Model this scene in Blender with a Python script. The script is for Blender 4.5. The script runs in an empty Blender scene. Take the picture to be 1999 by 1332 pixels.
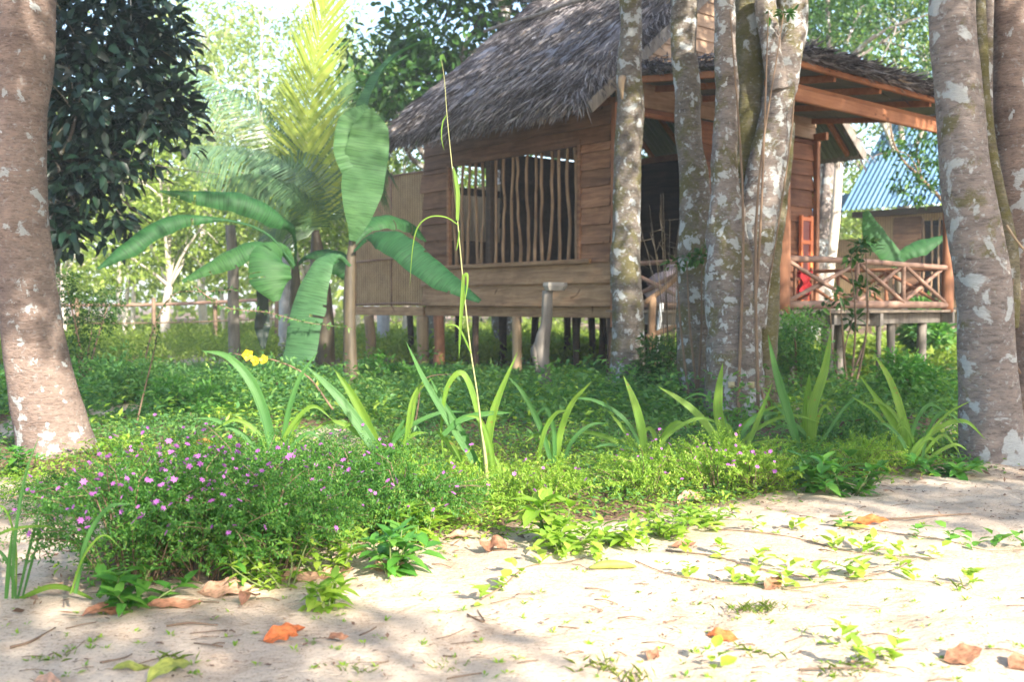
import bpy, math, random
import numpy as np
from mathutils import Vector, Matrix

random.seed(11)
rng = np.random.default_rng(11)
SC = bpy.context.scene
COL = SC.collection

# ------------------------------------------------------------------ camera, sky, sun, exposure
CAMH = 0.85
FPX = 2000.0
PITCH = math.atan(71 / 2000.0)
cam_d = bpy.data.cameras.new("camera")
cam = bpy.data.objects.new("camera", cam_d)
COL.objects.link(cam)
cam.location = (0, 0, CAMH)
cam.rotation_euler = (math.pi / 2 - PITCH, 0, 0)
cam_d.sensor_width = 36
cam_d.lens = 36 * FPX / 1999.0
cam_d.clip_start = 0.05
cam_d.clip_end = 800
cam_d.dof.use_dof = True
cam_d.dof.focus_distance = 4.3
cam_d.dof.aperture_fstop = 3.6
SC.camera = cam

SUN_EL = math.radians(29)
SUN_AZ = math.radians(148)          # clockwise from +Y: behind the camera and to its right
SUN = Vector((math.sin(SUN_AZ) * math.cos(SUN_EL), math.cos(SUN_AZ) * math.cos(SUN_EL), math.sin(SUN_EL)))
world = bpy.data.worlds.new("World")
SC.world = world
world.use_nodes = True
wn = world.node_tree
bg = wn.nodes["Background"]
sky = wn.nodes.new("ShaderNodeTexSky")
sky.sky_type = 'NISHITA'
sky.sun_disc = False
sky.sun_elevation = SUN_EL
sky.sun_rotation = SUN_AZ
sky.air_density = 1.0
sky.dust_density = 1.6
sky.ozone_density = 1.0
wn.links.new(sky.outputs[0], bg.inputs[0])
bg.inputs[1].default_value = 0.15
sl = bpy.data.lights.new("sun", 'SUN')
sl.energy = 4.5
sl.angle = math.radians(0.55)
sl.color = (1.0, 0.92, 0.79)
sun = bpy.data.objects.new("sun", sl)
COL.objects.link(sun)
sun.location = SUN * 40
sun.rotation_euler = SUN.to_track_quat('Z', 'Y').to_euler()
SC.view_settings.view_transform = 'Standard'
SC.view_settings.look = 'None'
SC.view_settings.exposure = 1.85
SC.view_settings.gamma = 1
SC.cycles.max_bounces = 7
SC.cycles.transparent_max_bounces = 4

# ------------------------------------------------------------------ helpers
CP, SP = math.cos(PITCH), math.sin(PITCH)
def at(px, py, d):
    """point seen at photo pixel (px, py) at distance d ahead of the camera"""
    a = (px - 999.5) / FPX; b = (666 - py) / FPX
    y = CP + b * SP; z = -SP + b * CP
    s = d / y
    return np.array([a * s, d, CAMH + z * s])
def ground_at(px, py):
    b = (666 - py) / FPX
    y = CP + b * SP; z = -SP + b * CP
    d = -CAMH / z * y
    p = at(px, py, d)
    p[2] = float(gz(p[0], p[1]))
    return p
def depth_of(py):
    b = (666 - py) / FPX
    return -CAMH / (-SP + b * CP) * (CP + b * SP)

_perm = np.random.default_rng(3).random((64, 64))
def vnoise(x, y):
    x = np.asarray(x, float); y = np.asarray(y, float)
    xi = np.floor(x).astype(int); yi = np.floor(y).astype(int)
    fx = x - xi; fy = y - yi
    fx = fx * fx * (3 - 2 * fx); fy = fy * fy * (3 - 2 * fy)
    g = lambda a, b: _perm[a % 64, b % 64]
    return (g(xi, yi) * (1 - fx) * (1 - fy) + g(xi + 1, yi) * fx * (1 - fy)
            + g(xi, yi + 1) * (1 - fx) * fy + g(xi + 1, yi + 1) * fx * fy)
def bed_front(x):           # where the planted bed begins, as seen from the sandy path
    return 2.95 + 0.62 * np.clip(np.asarray(x, float) + 1.1, -0.5, 6) + 0.25 * vnoise(np.asarray(x, float) * 1.7 + 9, 3.3)
def gz(x, y):
    near = np.clip((14 - np.hypot(x, np.asarray(y, float))) / 8, 0, 1)
    h = 0.05 * (vnoise(x * 0.5 + 5, y * 0.5) - 0.5) + 0.03 * (vnoise(x * 2.1, y * 2.1 + 8) - 0.5)
    h = h + near * (0.022 * (vnoise(x * 6 + 3, y * 6) - 0.5) + 0.013 * (vnoise(x * 17, y * 17) - 0.5))
    return h

def nrm(v):
    v = np.asarray(v, float)
    return v / (np.linalg.norm(v, axis=-1, keepdims=True) + 1e-12)

class MB:
    def __init__(s): s.v = []; s.f = []; s.n = 0; s.rib = None
    def add(s, v, f):
        v = np.asarray(v, float).reshape(-1, 3)
        f = np.asarray(f, dtype=np.int64)
        s.v.append(v); s.f.append(f + s.n); s.n += len(v)
    def addm(s, v, flist):
        v = np.asarray(v, float).reshape(-1, 3)
        for f in flist: s.f.append(np.asarray(f, dtype=np.int64) + s.n)
        s.v.append(v); s.n += len(v)
    def build(s, name, mat, parent=None, smooth=True, local=False):
        V = np.concatenate(s.v) if s.v else np.zeros((0, 3))
        if parent is not None and not local:
            V = V - np.array(parent.location)
        me = bpy.data.meshes.new(name)
        me.vertices.add(len(V)); me.vertices.foreach_set("co", V.astype(np.float32).ravel())
        fl = [f.reshape(-1, f.shape[-1]) for f in s.f if f.size]
        tot = np.concatenate([np.full(len(f), f.shape[1], dtype=np.int32) for f in fl])
        idx = np.concatenate([f.ravel() for f in fl]).astype(np.int32)
        st = np.concatenate([[0], np.cumsum(tot)[:-1]]).astype(np.int32)
        me.loops.add(len(idx)); me.loops.foreach_set("vertex_index", idx)
        me.polygons.add(len(tot)); me.polygons.foreach_set("loop_start", st)
        me.polygons.foreach_set("loop_total", tot)
        me.polygons.foreach_set("use_smooth", np.full(len(tot), smooth))
        me.update(calc_edges=True); me.validate()
        if s.rib is not None:
            at2 = me.attributes.new('rib', 'FLOAT_VECTOR', 'POINT'); rb = np.concatenate(s.rib); rb = np.vstack([rb, rb])[:len(me.vertices)] if len(rb) < len(me.vertices) else rb
            at2.data.foreach_set('vector', rb.astype(np.float32).ravel())
        for m in (mat if isinstance(mat, (list, tuple)) else [mat]): me.materials.append(m)
        o = bpy.data.objects.new(name, me)
        COL.objects.link(o)
        if parent is not None: o.parent = parent
        return o

def tag(o, label=None, cat=None, group=None, kind=None):
    if label: o["label"] = label
    if cat: o["category"] = cat
    if group: o["group"] = group
    if kind: o["kind"] = kind
    return o
def thing(name, label, cat, loc=(0, 0, 0), rotz=0, group=None):
    o = bpy.data.objects.new(name, None); COL.objects.link(o)
    o.empty_display_size = 0.1
    o.location = tuple(float(a) for a in loc); o.rotation_euler = (0, 0, rotz)
    return tag(o, label, cat, group)
def copy_thing(root, loc, rotz, scale, label, group=None):
    r = root.copy(); COL.objects.link(r)
    r.location = tuple(float(a) for a in loc); r.rotation_euler = (0, 0, rotz)
    r.scale = (scale,) * 3 if not hasattr(scale, '__len__') else scale
    r["label"] = label
    if group: r["group"] = group
    for ch in root.children:
        c = ch.copy(); COL.objects.link(c); c.parent = r
        for g in ch.children:
            d = g.copy(); COL.objects.link(d); d.parent = c
    return r

def spline(P, n):
    P = np.asarray(P, float)
    if len(P) == 2:
        t = np.linspace(0, 1, n)[:, None]; return P[0] * (1 - t) + P[1] * t
    Q = np.vstack([2 * P[0] - P[1], P, 2 * P[-1] - P[-2]])
    seg = len(P) - 1
    out = []
    for t in np.linspace(0, seg, n):
        i = min(int(t), seg - 1); u = t - i
        p0, p1, p2, p3 = Q[i], Q[i + 1], Q[i + 2], Q[i + 3]
        out.append(0.5 * ((2 * p1) + (-p0 + p2) * u + (2 * p0 - 5 * p1 + 4 * p2 - p3) * u * u + (-p0 + 3 * p1 - 3 * p2 + p3) * u ** 3))
    return np.array(out)
def frames(P):
    T = np.gradient(P, axis=0); T = nrm(T)
    ref = np.array([1.0, 0, 0]) if abs(T[0][0]) < 0.9 else np.array([0, 1.0, 0])
    N = np.zeros_like(T)
    n = nrm(ref - T[0] * np.dot(ref, T[0]))
    for i in range(len(P)):
        n = nrm(n - T[i] * np.dot(n, T[i])); N[i] = n
    return T, N, np.cross(T, N)
def tube(mb, P, R, n=10, steps=None, wob=0.0, seed=0, wf=3.0, cap=True):
    P = np.asarray(P, float); R = np.atleast_1d(np.asarray(R, float))
    if len(R) == 1: R = np.repeat(R, len(P))
    steps = steps or max(len(P), 2)
    Q = spline(P, steps)
    r = np.interp(np.linspace(0, 1, steps), np.linspace(0, 1, len(R)), R)
    T, N, B = frames(Q)
    a = np.linspace(0, 2 * math.pi, n, endpoint=False)
    s = np.concatenate([[0], np.cumsum(np.linalg.norm(np.diff(Q, axis=0), axis=1))])
    ca, sa = np.cos(a), np.sin(a)
    if wob:
        w = (vnoise(ca[None, :] * 1.3 + seed * 7.7 + 20, s[:, None] * wf + sa[None, :] * 1.3 + seed) - 0.5) * 2
        if n >= 14:
            w = w + .45 * (vnoise(ca[None, :] * 3.1 + seed * 3.3 + 50, s[:, None] * wf * 3.2 + sa[None, :] * 3.1) - .5) * 2 + .22 * (vnoise(ca[None, :] * 6 + 11, s[:, None] * wf * 8 + sa[None, :] * 6 + seed) - .5) * 2
        rr = r[:, None] * (1 + wob * w)
    else: rr = np.repeat(r[:, None], n, 1)
    V = Q[:, None, :] + rr[..., None] * (ca[None, :, None] * N[:, None, :] + sa[None, :, None] * B[:, None, :])
    i = np.arange(steps - 1)[:, None] * n; j = np.arange(n)[None, :]; k = (j + 1) % n
    F = np.stack([i + j, i + k, i + n + k, i + n + j], -1).reshape(-1, 4)
    fl = [F]
    if cap:
        fl.append(np.arange(n)[::-1][None, :]); fl.append((np.arange(n) + (steps - 1) * n)[None, :])
    mb.addm(V.reshape(-1, 3), fl)
BOXF = np.array([[0, 3, 2, 1], [4, 5, 6, 7], [0, 1, 5, 4], [1, 2, 6, 5], [2, 3, 7, 6], [3, 0, 4, 7]])
def box(mb, x0, x1, y0, y1, z0, z1, jit=0.0):
    v = np.array([[x0, y0, z0], [x1, y0, z0], [x1, y1, z0], [x0, y1, z0], [x0, y0, z1], [x1, y0, z1], [x1, y1, z1], [x0, y1, z1]], float)
    if jit: v += rng.uniform(-jit, jit, v.shape)
    mb.add(v, BOXF)
def bar(mb, p, q, w, h, up=(0, 0, 1), bev=0.006):
    """board from p to q, w wide, h high, with bevelled long edges"""
    p = np.asarray(p, float); q = np.asarray(q, float)
    t = nrm(q - p); u = np.asarray(up, float); sde = nrm(np.cross(t, u)); u2 = np.cross(sde, t)
    b = min(bev, w * .3, h * .3)
    prof = [(-w/2 + b, -h/2), (w/2 - b, -h/2), (w/2, -h/2 + b), (w/2, h/2 - b), (w/2 - b, h/2), (-w/2 + b, h/2), (-w/2, h/2 - b), (-w/2, -h/2 + b)]
    V = []
    for c in (p, q):
        for a_, b_ in prof: V.append(c + sde * a_ + u2 * b_)
    F = [[i, (i + 1) % 8, 8 + (i + 1) % 8, 8 + i] for i in range(8)]
    mb.addm(V, [np.array(F), np.arange(8)[::-1][None, :], (np.arange(8) + 8)[None, :]])

def leaves(mb, pos, d, up, L, W, kind='rhomb', curl=0.15):
    """many leaf blades at once: pos (N,3) base, d direction, up rough normal"""
    N = len(pos)
    d = nrm(d); s = nrm(np.cross(d, up)); u = np.cross(s, d)
    L = np.broadcast_to(np.asarray(L, float), (N,))[:, None]; W = np.broadcast_to(np.asarray(W, float), (N,))[:, None]
    if kind == 'rhomb':
        m = pos + d * L * 0.45
        V = np.stack([pos, m + s * W * .5 + u * W * .18, pos + d * L - u * L * curl, m - s * W * .5 + u * W * .18], 1)
        F = np.array([[0, 1, 2], [0, 2, 3]])
    else:
        a = pos + d * L * .28 + u * L * .02; b = pos + d * L * .65 - u * L * curl * .35; t = pos + d * L - u * L * curl
        V = np.stack([pos, a, b, t, a + s * W * .46 + u * W * .15, b + s * W * .40 + u * W * .12,
                      a - s * W * .46 + u * W * .15, b - s * W * .40 + u * W * .12], 1)
        F = [np.array([[0, 4, 1], [0, 1, 6], [2, 5, 3], [2, 3, 7]]), np.array([[1, 4, 5, 2], [1, 2, 7, 6]])]
        off = (np.arange(N) * 8)[:, None, None]
        mb.addm(V.reshape(-1, 3), [(f[None] + off).reshape(-1, f.shape[1]) for f in F]); return
    off = (np.arange(N) * 4)[:, None, None]
    mb.add(V.reshape(-1, 3), (F[None] + off).reshape(-1, 3))

def ribbon(mb, P, widths, facing, steps=16, fold=0.12, cols=3, wave=0.0, droop=0.0, tears=0, seed=0):
    """a long blade: P midrib, widths along it, facing = rough normal of its upper face"""
    Q = spline(P, steps); T = nrm(np.gradient(Q, axis=0))
    w = np.interp(np.linspace(0, 1, steps), np.linspace(0, 1, len(widths)), widths)
    f = np.asarray(facing, float)
    S = nrm(np.cross(T, f)); U = np.cross(S, T)
    c = np.linspace(-1, 1, cols)
    rr = np.random.default_rng(seed)
    off = -droop * (c ** 2)[None, :] + fold * np.abs(c)[None, :]
    wv = wave * np.sin(np.linspace(0, min(steps, 46) * 0.9, steps) + seed)[:, None] * np.abs(c)[None, :]
    cw = np.repeat(c[None, :], steps, 0) * (1 - 0.35 * droop * (c ** 2))
    V = Q[:, None, :] + (w[:, None] * cw * .5)[..., None] * S[:, None, :] + (w[:, None] * (off + wv) * .5)[..., None] * U[:, None, :]
    cols_n = cols
    i = np.arange(steps - 1)[:, None]; j = np.arange(cols - 1)[None, :]
    F = np.stack([i * cols_n + j, i * cols_n + j + 1, (i + 1) * cols_n + j + 1, (i + 1) * cols_n + j], -1).reshape(-1, 4)
    if tears:
        keep = np.ones(len(F), bool).reshape(steps - 1, cols - 1)
        for _ in range(tears):
            a = rr.integers(3, steps - 2); side = rr.integers(0, 2); depth = rr.integers(1, max(2, (cols - 1) // 2))
            if side: keep[a, cols - 1 - depth:] = False
            else: keep[a, :depth] = False
        F = F[keep.ravel()]
    ln = np.concatenate([[0], np.cumsum(np.linalg.norm(np.diff(Q, axis=0), axis=1))])
    rb = np.stack([np.repeat(ln[:, None], cols, 1), np.repeat(c[None, :], steps, 0), np.repeat((ln / ln[-1])[:, None], cols, 1)], -1).reshape(-1, 3)
    mb.rib = (mb.rib or []) + [rb]
    mb.add(V.reshape(-1, 3), F)

# ------------------------------------------------------------------ materials
def new_mat(name):
    m = bpy.data.materials.new(name); m.use_nodes = True
    nt = m.node_tree; nt.nodes.clear()
    out = nt.nodes.new("ShaderNodeOutputMaterial")
    return m, nt, out
def nd(nt, t, **kw):
    n = nt.nodes.new(t)
    for k, v in kw.items():
        if k.startswith('i_'): n.inputs[k[2:].replace('_', ' ')].default_value = v
        else: setattr(n, k, v)
    return n
def ramp(nt, fac, stops):
    r = nd(nt, "ShaderNodeValToRGB")
    el = r.color_ramp.elements
    while len(el) > 1: el.remove(el[-1])
    el[0].position = stops[0][0]; el[0].color = (*stops[0][1], 1)
    for p, c in stops[1:]:
        e = el.new(p); e.color = (*c, 1)
    nt.links.new(fac, r.inputs[0]); return r.outputs[0]
def mix(nt, fac, a, b, mode='MIX'):
    m = nd(nt, "ShaderNodeMix", data_type='RGBA', blend_type=mode)
    for s, v in ((m.inputs[0], fac), (m.inputs[6], a), (m.inputs[7], b)):
        if isinstance(v, (int, float)): s.default_value = v
        elif isinstance(v, tuple): s.default_value = (*v, 1)
        else: nt.links.new(v, s)
    return m.outputs[2]
def coords(nt, scale=(1, 1, 1), kind='Object'):
    tc = nd(nt, "ShaderNodeTexCoord"); mp = nd(nt, "ShaderNodeMapping")
    mp.inputs['Scale'].default_value = scale
    nt.links.new(tc.outputs[kind], mp.inputs[0]); return mp.outputs[0]
def noise(nt, vec, scale, detail=4, rough=.55, dist=0.0):
    n = nd(nt, "ShaderNodeTexNoise"); nt.links.new(vec, n.inputs['Vector'])
    n.inputs['Scale'].default_value = scale; n.inputs['Detail'].default_value = detail
    n.inputs['Roughness'].default_value = rough; n.inputs['Distortion'].default_value = dist
    return n.outputs[0]
def bump(nt, h, strength, dist=0.02):
    b = nd(nt, "ShaderNodeBump"); b.inputs['Strength'].default_value = strength; b.inputs['Distance'].default_value = dist
    nt.links.new(h, b.inputs['Height']); return b.outputs[0]

def leaf_mat(name, stops, trans=0.45, rough=0.45, tint=(1.1, 1.25, 0.45), clump=2.0, rib=None, tip=None, amt=.5, spots=None):
    m, nt, out = new_mat(name)
    g = nd(nt, "ShaderNodeNewGeometry")
    v = coords(nt, kind='Object')
    n = noise(nt, v, clump, 2)
    a = nd(nt, "ShaderNodeMath", operation='MULTIPLY_ADD'); nt.links.new(g.outputs['Random Per Island'], a.inputs[0])
    a.inputs[1].default_value = 0.6
    b = nd(nt, "ShaderNodeMath", operation='MULTIPLY_ADD'); nt.links.new(n, b.inputs[0]); b.inputs[1].default_value = 0.9; b.inputs[2].default_value = -0.25
    nt.links.new(b.outputs[0], a.inputs[2])
    c = ramp(nt, a.outputs[0], stops)
    p = nd(nt, "ShaderNodeBsdfPrincipled")
    if rib:
        ra = nd(nt, "ShaderNodeAttribute", attribute_name='rib'); rm = nd(nt, "ShaderNodeMapping"); rm.inputs['Scale'].default_value = rib
        nt.links.new(ra.outputs['Vector'], rm.inputs[0]); rn = noise(nt, rm.outputs[0], 1.0, 3, .6)
        c = mix(nt, amt, c, ramp(nt, rn, [(.36, (.45, .52, .42)), (.52, (1, 1, 1)), (.68, (1.35, 1.3, 1.25))]), 'MULTIPLY')
        nt.links.new(bump(nt, rn, .5, .006), p.inputs['Normal'])
        rs = nd(nt, "ShaderNodeSeparateXYZ"); nt.links.new(ra.outputs['Vector'], rs.inputs[0])
        if tip:
            ab = nd(nt, "ShaderNodeMath", operation='ABSOLUTE'); nt.links.new(rs.outputs[1], ab.inputs[0])
            em = nd(nt, "ShaderNodeMath", operation='MULTIPLY_ADD'); nt.links.new(noise(nt, v, 14, 4, .7), em.inputs[0]); em.inputs[1].default_value = .9; nt.links.new(ab.outputs[0], em.inputs[2])
            c = mix(nt, ramp(nt, em.outputs[0], [(1.36, (0, 0, 0)), (1.46, (.8, .8, .8))]), c, (.22, .13, .06))
            fl = noise(nt, v, 9, 3, .6); tm = nd(nt, "ShaderNodeMath", operation='MULTIPLY_ADD'); nt.links.new(fl, tm.inputs[0]); tm.inputs[1].default_value = .5; nt.links.new(rs.outputs[2], tm.inputs[2])
            c = mix(nt, ramp(nt, tm.outputs[0], [(1.0, (0, 0, 0)), (1.3, (.8, .8, .8))]), c, tip)
        if spots:
            c = mix(nt, ramp(nt, noise(nt, v, 42, 3, .6), [(.66, (0, 0, 0)), (.70, (.7, .7, .7))]), c, spots)
    nt.links.new(c, p.inputs['Base Color'])
    p.inputs['Roughness'].default_value = rough; p.inputs['Specular IOR Level'].default_value = 0.4
    t = nd(nt, "ShaderNodeBsdfTranslucent")
    nt.links.new(mix(nt, 1.0, c, tuple(tint), 'MULTIPLY'), t.inputs[0])
    ms = nd(nt, "ShaderNodeMixShader"); ms.inputs[0].default_value = trans
    nt.links.new(p.outputs[0], ms.inputs[1]); nt.links.new(t.outputs[0], ms.inputs[2])
    nt.links.new(ms.outputs[0], out.inputs[0]); return m
def simple_mat(name, c0, c1, scale=8, rough=.8, bmp=.2, stretch=(1, 1, 1), metallic=0.0):
    m, nt, out = new_mat(name)
    v = coords(nt, stretch)
    n = noise(nt, v, scale, 5, .6)
    c = ramp(nt, n, [(.3, c0), (.7, c1)])
    p = nd(nt, "ShaderNodeBsdfPrincipled"); nt.links.new(c, p.inputs['Base Color'])
    p.inputs['Roughness'].default_value = rough; p.inputs['Metallic'].default_value = metallic
    if bmp: nt.links.new(bump(nt, n, bmp, .01), p.inputs['Normal'])
    nt.links.new(p.outputs[0], out.inputs[0]); return m
def bark_mat(name, c0, c1, lichen=.5, moss=.0, ring=26.0, lich_c=(.43, .45, .45), mscale=5.0):
    m, nt, out = new_mat(name)
    v = coords(nt); vr = coords(nt, (1, 1, 3.2))
    big = noise(nt, v, 3.5, 5, .65)
    fine = noise(nt, vr, ring, 5, .7)
    col = mix(nt, big, c0, c1)
    col = mix(nt, .75, col, ramp(nt, fine, [(.28, (.28, .26, .26)), (.48, (1, 1, 1)), (.72, (1.35, 1.25, 1.15))]), 'MULTIPLY')
    col = mix(nt, .7, col, ramp(nt, noise(nt, coords(nt, (.7, .7, 2.2)), 6, 5, .7, .4), [(.34, (.50, .46, .46)), (.52, (1, 1, 1)), (.7, (1.2, 1.15, 1.1))]), 'MULTIPLY')
    if moss > 0:
        mo = ramp(nt, noise(nt, v, 4.2, 5, .7), [(.60 - moss * .22, (0, 0, 0)), (.68 - moss * .18, (1, 1, 1))])
        sep = nd(nt, "ShaderNodeMath", operation='MULTIPLY'); nt.links.new(mo, sep.inputs[0]); sep.inputs[1].default_value = .7
        col = mix(nt, sep.outputs[0], col, (.115, .105, .03))
    pn = noise(nt, v, mscale, 4.5, .58, .35); pz = noise(nt, coords(nt, (1, 1, .5)), 1.3, 2, .5)
    ps = nd(nt, "ShaderNodeMath", operation='MULTIPLY_ADD'); nt.links.new(pz, ps.inputs[0]); ps.inputs[1].default_value = .35; nt.links.new(pn, ps.inputs[2])
    th0 = .825 - .085 * lichen
    mk = nd(nt, "ShaderNodeMath", operation='MULTIPLY'); nt.links.new(ramp(nt, ps.outputs[0], [(th0 - .022, (0, 0, 0)), (th0 + .014, (1, 1, 1))]), mk.inputs[0]); mk.inputs[1].default_value = 1
    sp = ramp(nt, noise(nt, v, 34, 3, .6), [(.58, (0, 0, 0)), (.66, (1, 1, 1))])
    sp2 = nd(nt, "ShaderNodeMath", operation='MULTIPLY'); nt.links.new(sp, sp2.inputs[0]); sp2.inputs[1].default_value = .55 * lichen
    mx = nd(nt, "ShaderNodeMath", operation='MAXIMUM'); nt.links.new(mk.outputs[0], mx.inputs[0]); nt.links.new(sp2.outputs[0], mx.inputs[1])
    big2 = nd(nt, "ShaderNodeMath", operation='MULTIPLY'); nt.links.new(mx.outputs[0], big2.inputs[0]); big2.inputs[1].default_value = .88
    lc = mix(nt, noise(nt, v, 45, 3), tuple(a * .8 for a in lich_c), tuple(a * 1.1 for a in lich_c))
    col = mix(nt, big2.outputs[0], col, lc)
    p = nd(nt, "ShaderNodeBsdfPrincipled"); nt.links.new(col, p.inputs['Base Color']); p.inputs['Roughness'].default_value = .92
    p.inputs['Specular IOR Level'].default_value = .15
    nt.links.new(bump(nt, fine, .9, .02), p.inputs['Normal'])
    nt.links.new(p.outputs[0], out.inputs[0]); return m
def wood_mat(name, c0, c1, axis='X', rough=.75, var=.5, knots=True):
    m, nt, out = new_mat(name)
    st = {'X': (.09, 1, 1), 'Y': (1, .09, 1), 'Z': (1, 1, .09)}[axis]
    g = nd(nt, "ShaderNodeNewGeometry")
    tc = nd(nt, "ShaderNodeTexCoord"); cb = nd(nt, "ShaderNodeCombineXYZ")
    mu = nd(nt, "ShaderNodeMath", operation='MULTIPLY'); nt.links.new(g.outputs['Random Per Island'], mu.inputs[0]); mu.inputs[1].default_value = 37
    for k in range(3): nt.links.new(mu.outputs[0], cb.inputs[k])
    ad = nd(nt, "ShaderNodeVectorMath", operation='ADD'); nt.links.new(tc.outputs['Object'], ad.inputs[0]); nt.links.new(cb.outputs[0], ad.inputs[1])
    mp = nd(nt, "ShaderNodeMapping"); mp.inputs['Scale'].default_value = st; nt.links.new(ad.outputs[0], mp.inputs[0])
    n1 = noise(nt, mp.outputs[0], 22, 6, .65, .6)
    n2 = noise(nt, ad.outputs[0], 2.2, 3, .6)
    col = ramp(nt, n1, [(.3, c0), (.7, c1)])
    iv = nd(nt, "ShaderNodeMapRange"); nt.links.new(g.outputs['Random Per Island'], iv.inputs[0]); iv.inputs[3].default_value = 1 - var * .5; iv.inputs[4].default_value = 1 + var * .5
    cc = nd(nt, "ShaderNodeCombineColor"); 
    for k in range(3): nt.links.new(iv.outputs[0], cc.inputs[k])
    col = mix(nt, 1.0, col, cc.outputs[0], 'MULTIPLY')
    col = mix(nt, .6, col, ramp(nt, n2, [(.32, (.45, .40, .38)), (.55, (1, 1, 1))]), 'MULTIPLY')
    if knots:
        kn = ramp(nt, noise(nt, ad.outputs[0], 7, 2, .5, 1.0), [(.69, (1, 1, 1)), (.74, (.3, .22, .18))])
        col = mix(nt, .8, col, kn, 'MULTIPLY')
    p = nd(nt, "ShaderNodeBsdfPrincipled"); nt.links.new(col, p.inputs['Base Color']); p.inputs['Roughness'].default_value = rough
    p.inputs['Specular IOR Level'].default_value = .25
    nt.links.new(bump(nt, n1, .35, .006), p.inputs['Normal'])
    nt.links.new(p.outputs[0], out.inputs[0]); return m

M = {}
M['leaf_dark'] = leaf_mat('leaf_dark', [(0, (.004, .012, .010)), (.5, (.008, .024, .015)), (1, (.02, .055, .026))], .10, .42, (.9, 1.3, .5))  # darkened so the shade on the evergreen sits in the leaf colour
M['leaf_mid'] = leaf_mat('leaf_mid', [(0, (.02, .06, .018)), (.5, (.045, .12, .025)), (1, (.10, .20, .035))], .4)
M['leaf_sunny'] = leaf_mat('leaf_sunny', [(0, (.13, .20, .035)), (.5, (.24, .33, .06)), (1, (.40, .46, .11))], .5, clump=.7)
M['leaf_pale'] = leaf_mat('leaf_pale', [(0, (.20, .27, .10)), (.5, (.32, .39, .15)), (1, (.48, .52, .22))], .5, clump=.7)
M['leaf_bush'] = leaf_mat('leaf_bush', [(0, (.04, .13, .03)), (.45, (.075, .22, .04)), (.8, (.15, .30, .05)), (1, (.32, .34, .06))], .45, clump=3)
M['leaf_bright'] = leaf_mat('leaf_bright', [(0, (.15, .31, .045)), (.5, (.28, .44, .06)), (1, (.46, .56, .10))], .5, clump=4)
M['leaf_herb'] = leaf_mat('leaf_herb', [(0, (.06, .20, .04)), (.5, (.10, .29, .05)), (1, (.18, .36, .06))], .45, .35, clump=4)
M['leaf_cover'] = leaf_mat('leaf_cover', [(0, (.05, .15, .06)), (.4, (.115, .28, .09)), (.8, (.21, .37, .09)), (1, (.34, .38, .11))], .52, clump=1.2)
M['lily'] = leaf_mat('lily', [(0, (.09, .22, .03)), (.5, (.17, .31, .04)), (1, (.27, .37, .06))], .5, .4, clump=6, rib=(1.5, 7, .5), tip=(.32, .30, .08), spots=(.30, .16, .05))
M['lily_blue'] = leaf_mat('lily_blue', [(0, (.05, .17, .05)), (1, (.11, .26, .06))], .45, .4, clump=5, rib=(1.5, 7, .5), tip=(.20, .26, .07))
M['banana'] = leaf_mat('banana', [(0, (.018, .085, .03)), (.6, (.035, .13, .04)), (1, (.07, .18, .05))], .48, .6, (1.5, 1.5, .45), clump=2, rib=(75, .8, 0), amt=.8, tip=(.14, .17, .05))
M['banana_pale'] = leaf_mat('banana_pale', [(0, (.055, .16, .07)), (.6, (.08, .19, .07)), (1, (.12, .24, .08))], .45, .6, (1.3, 1.3, .5), clump=2, rib=(75, .8, 0), amt=.7, tip=(.16, .20, .07))
M['palm'] = leaf_mat('palm', [(0, (.05, .12, .055)), (.6, (.10, .19, .08)), (1, (.20, .28, .12))], .4, .32, clump=1)
M['palm_sky'] = leaf_mat('palm_sky', [(0, (.08, .17, .10)), (.6, (.15, .26, .15)), (1, (.26, .36, .20))], .35, .28, clump=1)  # paler, bluer copy of palm with sky light put into the colour
M['palm_young'] = leaf_mat('palm_young', [(0, (.20, .30, .03)), (1, (.38, .42, .06))], .5, .35, clump=1)
M['grass_dry'] = leaf_mat('grass_dry', [(0, (.22, .20, .07)), (1, (.38, .33, .15))], .3, .6, (1, 1, .8))
M['petal'] = leaf_mat('petal', [(0, (.36, .09, .40)), (1, (.58, .22, .58))], .35, .5, (1.1, .9, 1.1), clump=9)
M['petal_yellow'] = leaf_mat('petal_yellow', [(0, (.75, .48, .02)), (1, (.85, .62, .04))], .35, .5, (1, 1, .6))
M['bark_red'] = bark_mat('bark_red', (.15, .112, .097), (.31, .24, .205), .50, 0, 30, mscale=11)
M['bark_grey'] = bark_mat('bark_grey', (.105, .092, .078), (.23, .20, .175), .80, .55, 24, mscale=10)
M['bark_grey2'] = bark_mat('bark_grey2', (.13, .11, .10), (.26, .225, .205), 1.05, .4, 20, mscale=12)
M['bark_pale'] = bark_mat('bark_pale', (.16, .135, .125), (.29, .25, .23), .85, .15, 18, mscale=6)
M['bark_mossy'] = bark_mat('bark_mossy', (.11, .10, .07), (.21, .19, .13), .5, .75, 24)
M['bark_far'] = simple_mat('bark_far', (.38, .32, .27), (.62, .56, .48), 5)
M['stem_green'] = simple_mat('stem_green', (.11, .17, .05), (.20, .22, .09), 6, .6, .1)
M['midrib'] = simple_mat('midrib', (.20, .27, .09), (.32, .36, .14), 6, .5, .05)
M['stem_brown'] = simple_mat('stem_brown', (.12, .075, .05), (.24, .16, .10), 9, .8, .1)
M['stem_pale'] = simple_mat('stem_pale', (.34, .30, .16), (.48, .42, .26), 9, .7, .1)
M['stem_straw'] = simple_mat('stem_straw', (.20, .21, .08), (.32, .32, .14), 9, .7, .1)
M['banana_stem'] = simple_mat('banana_stem', (.03, .022, .016), (.10, .075, .04), 5, .6, .2, (3, 3, .5))
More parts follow.
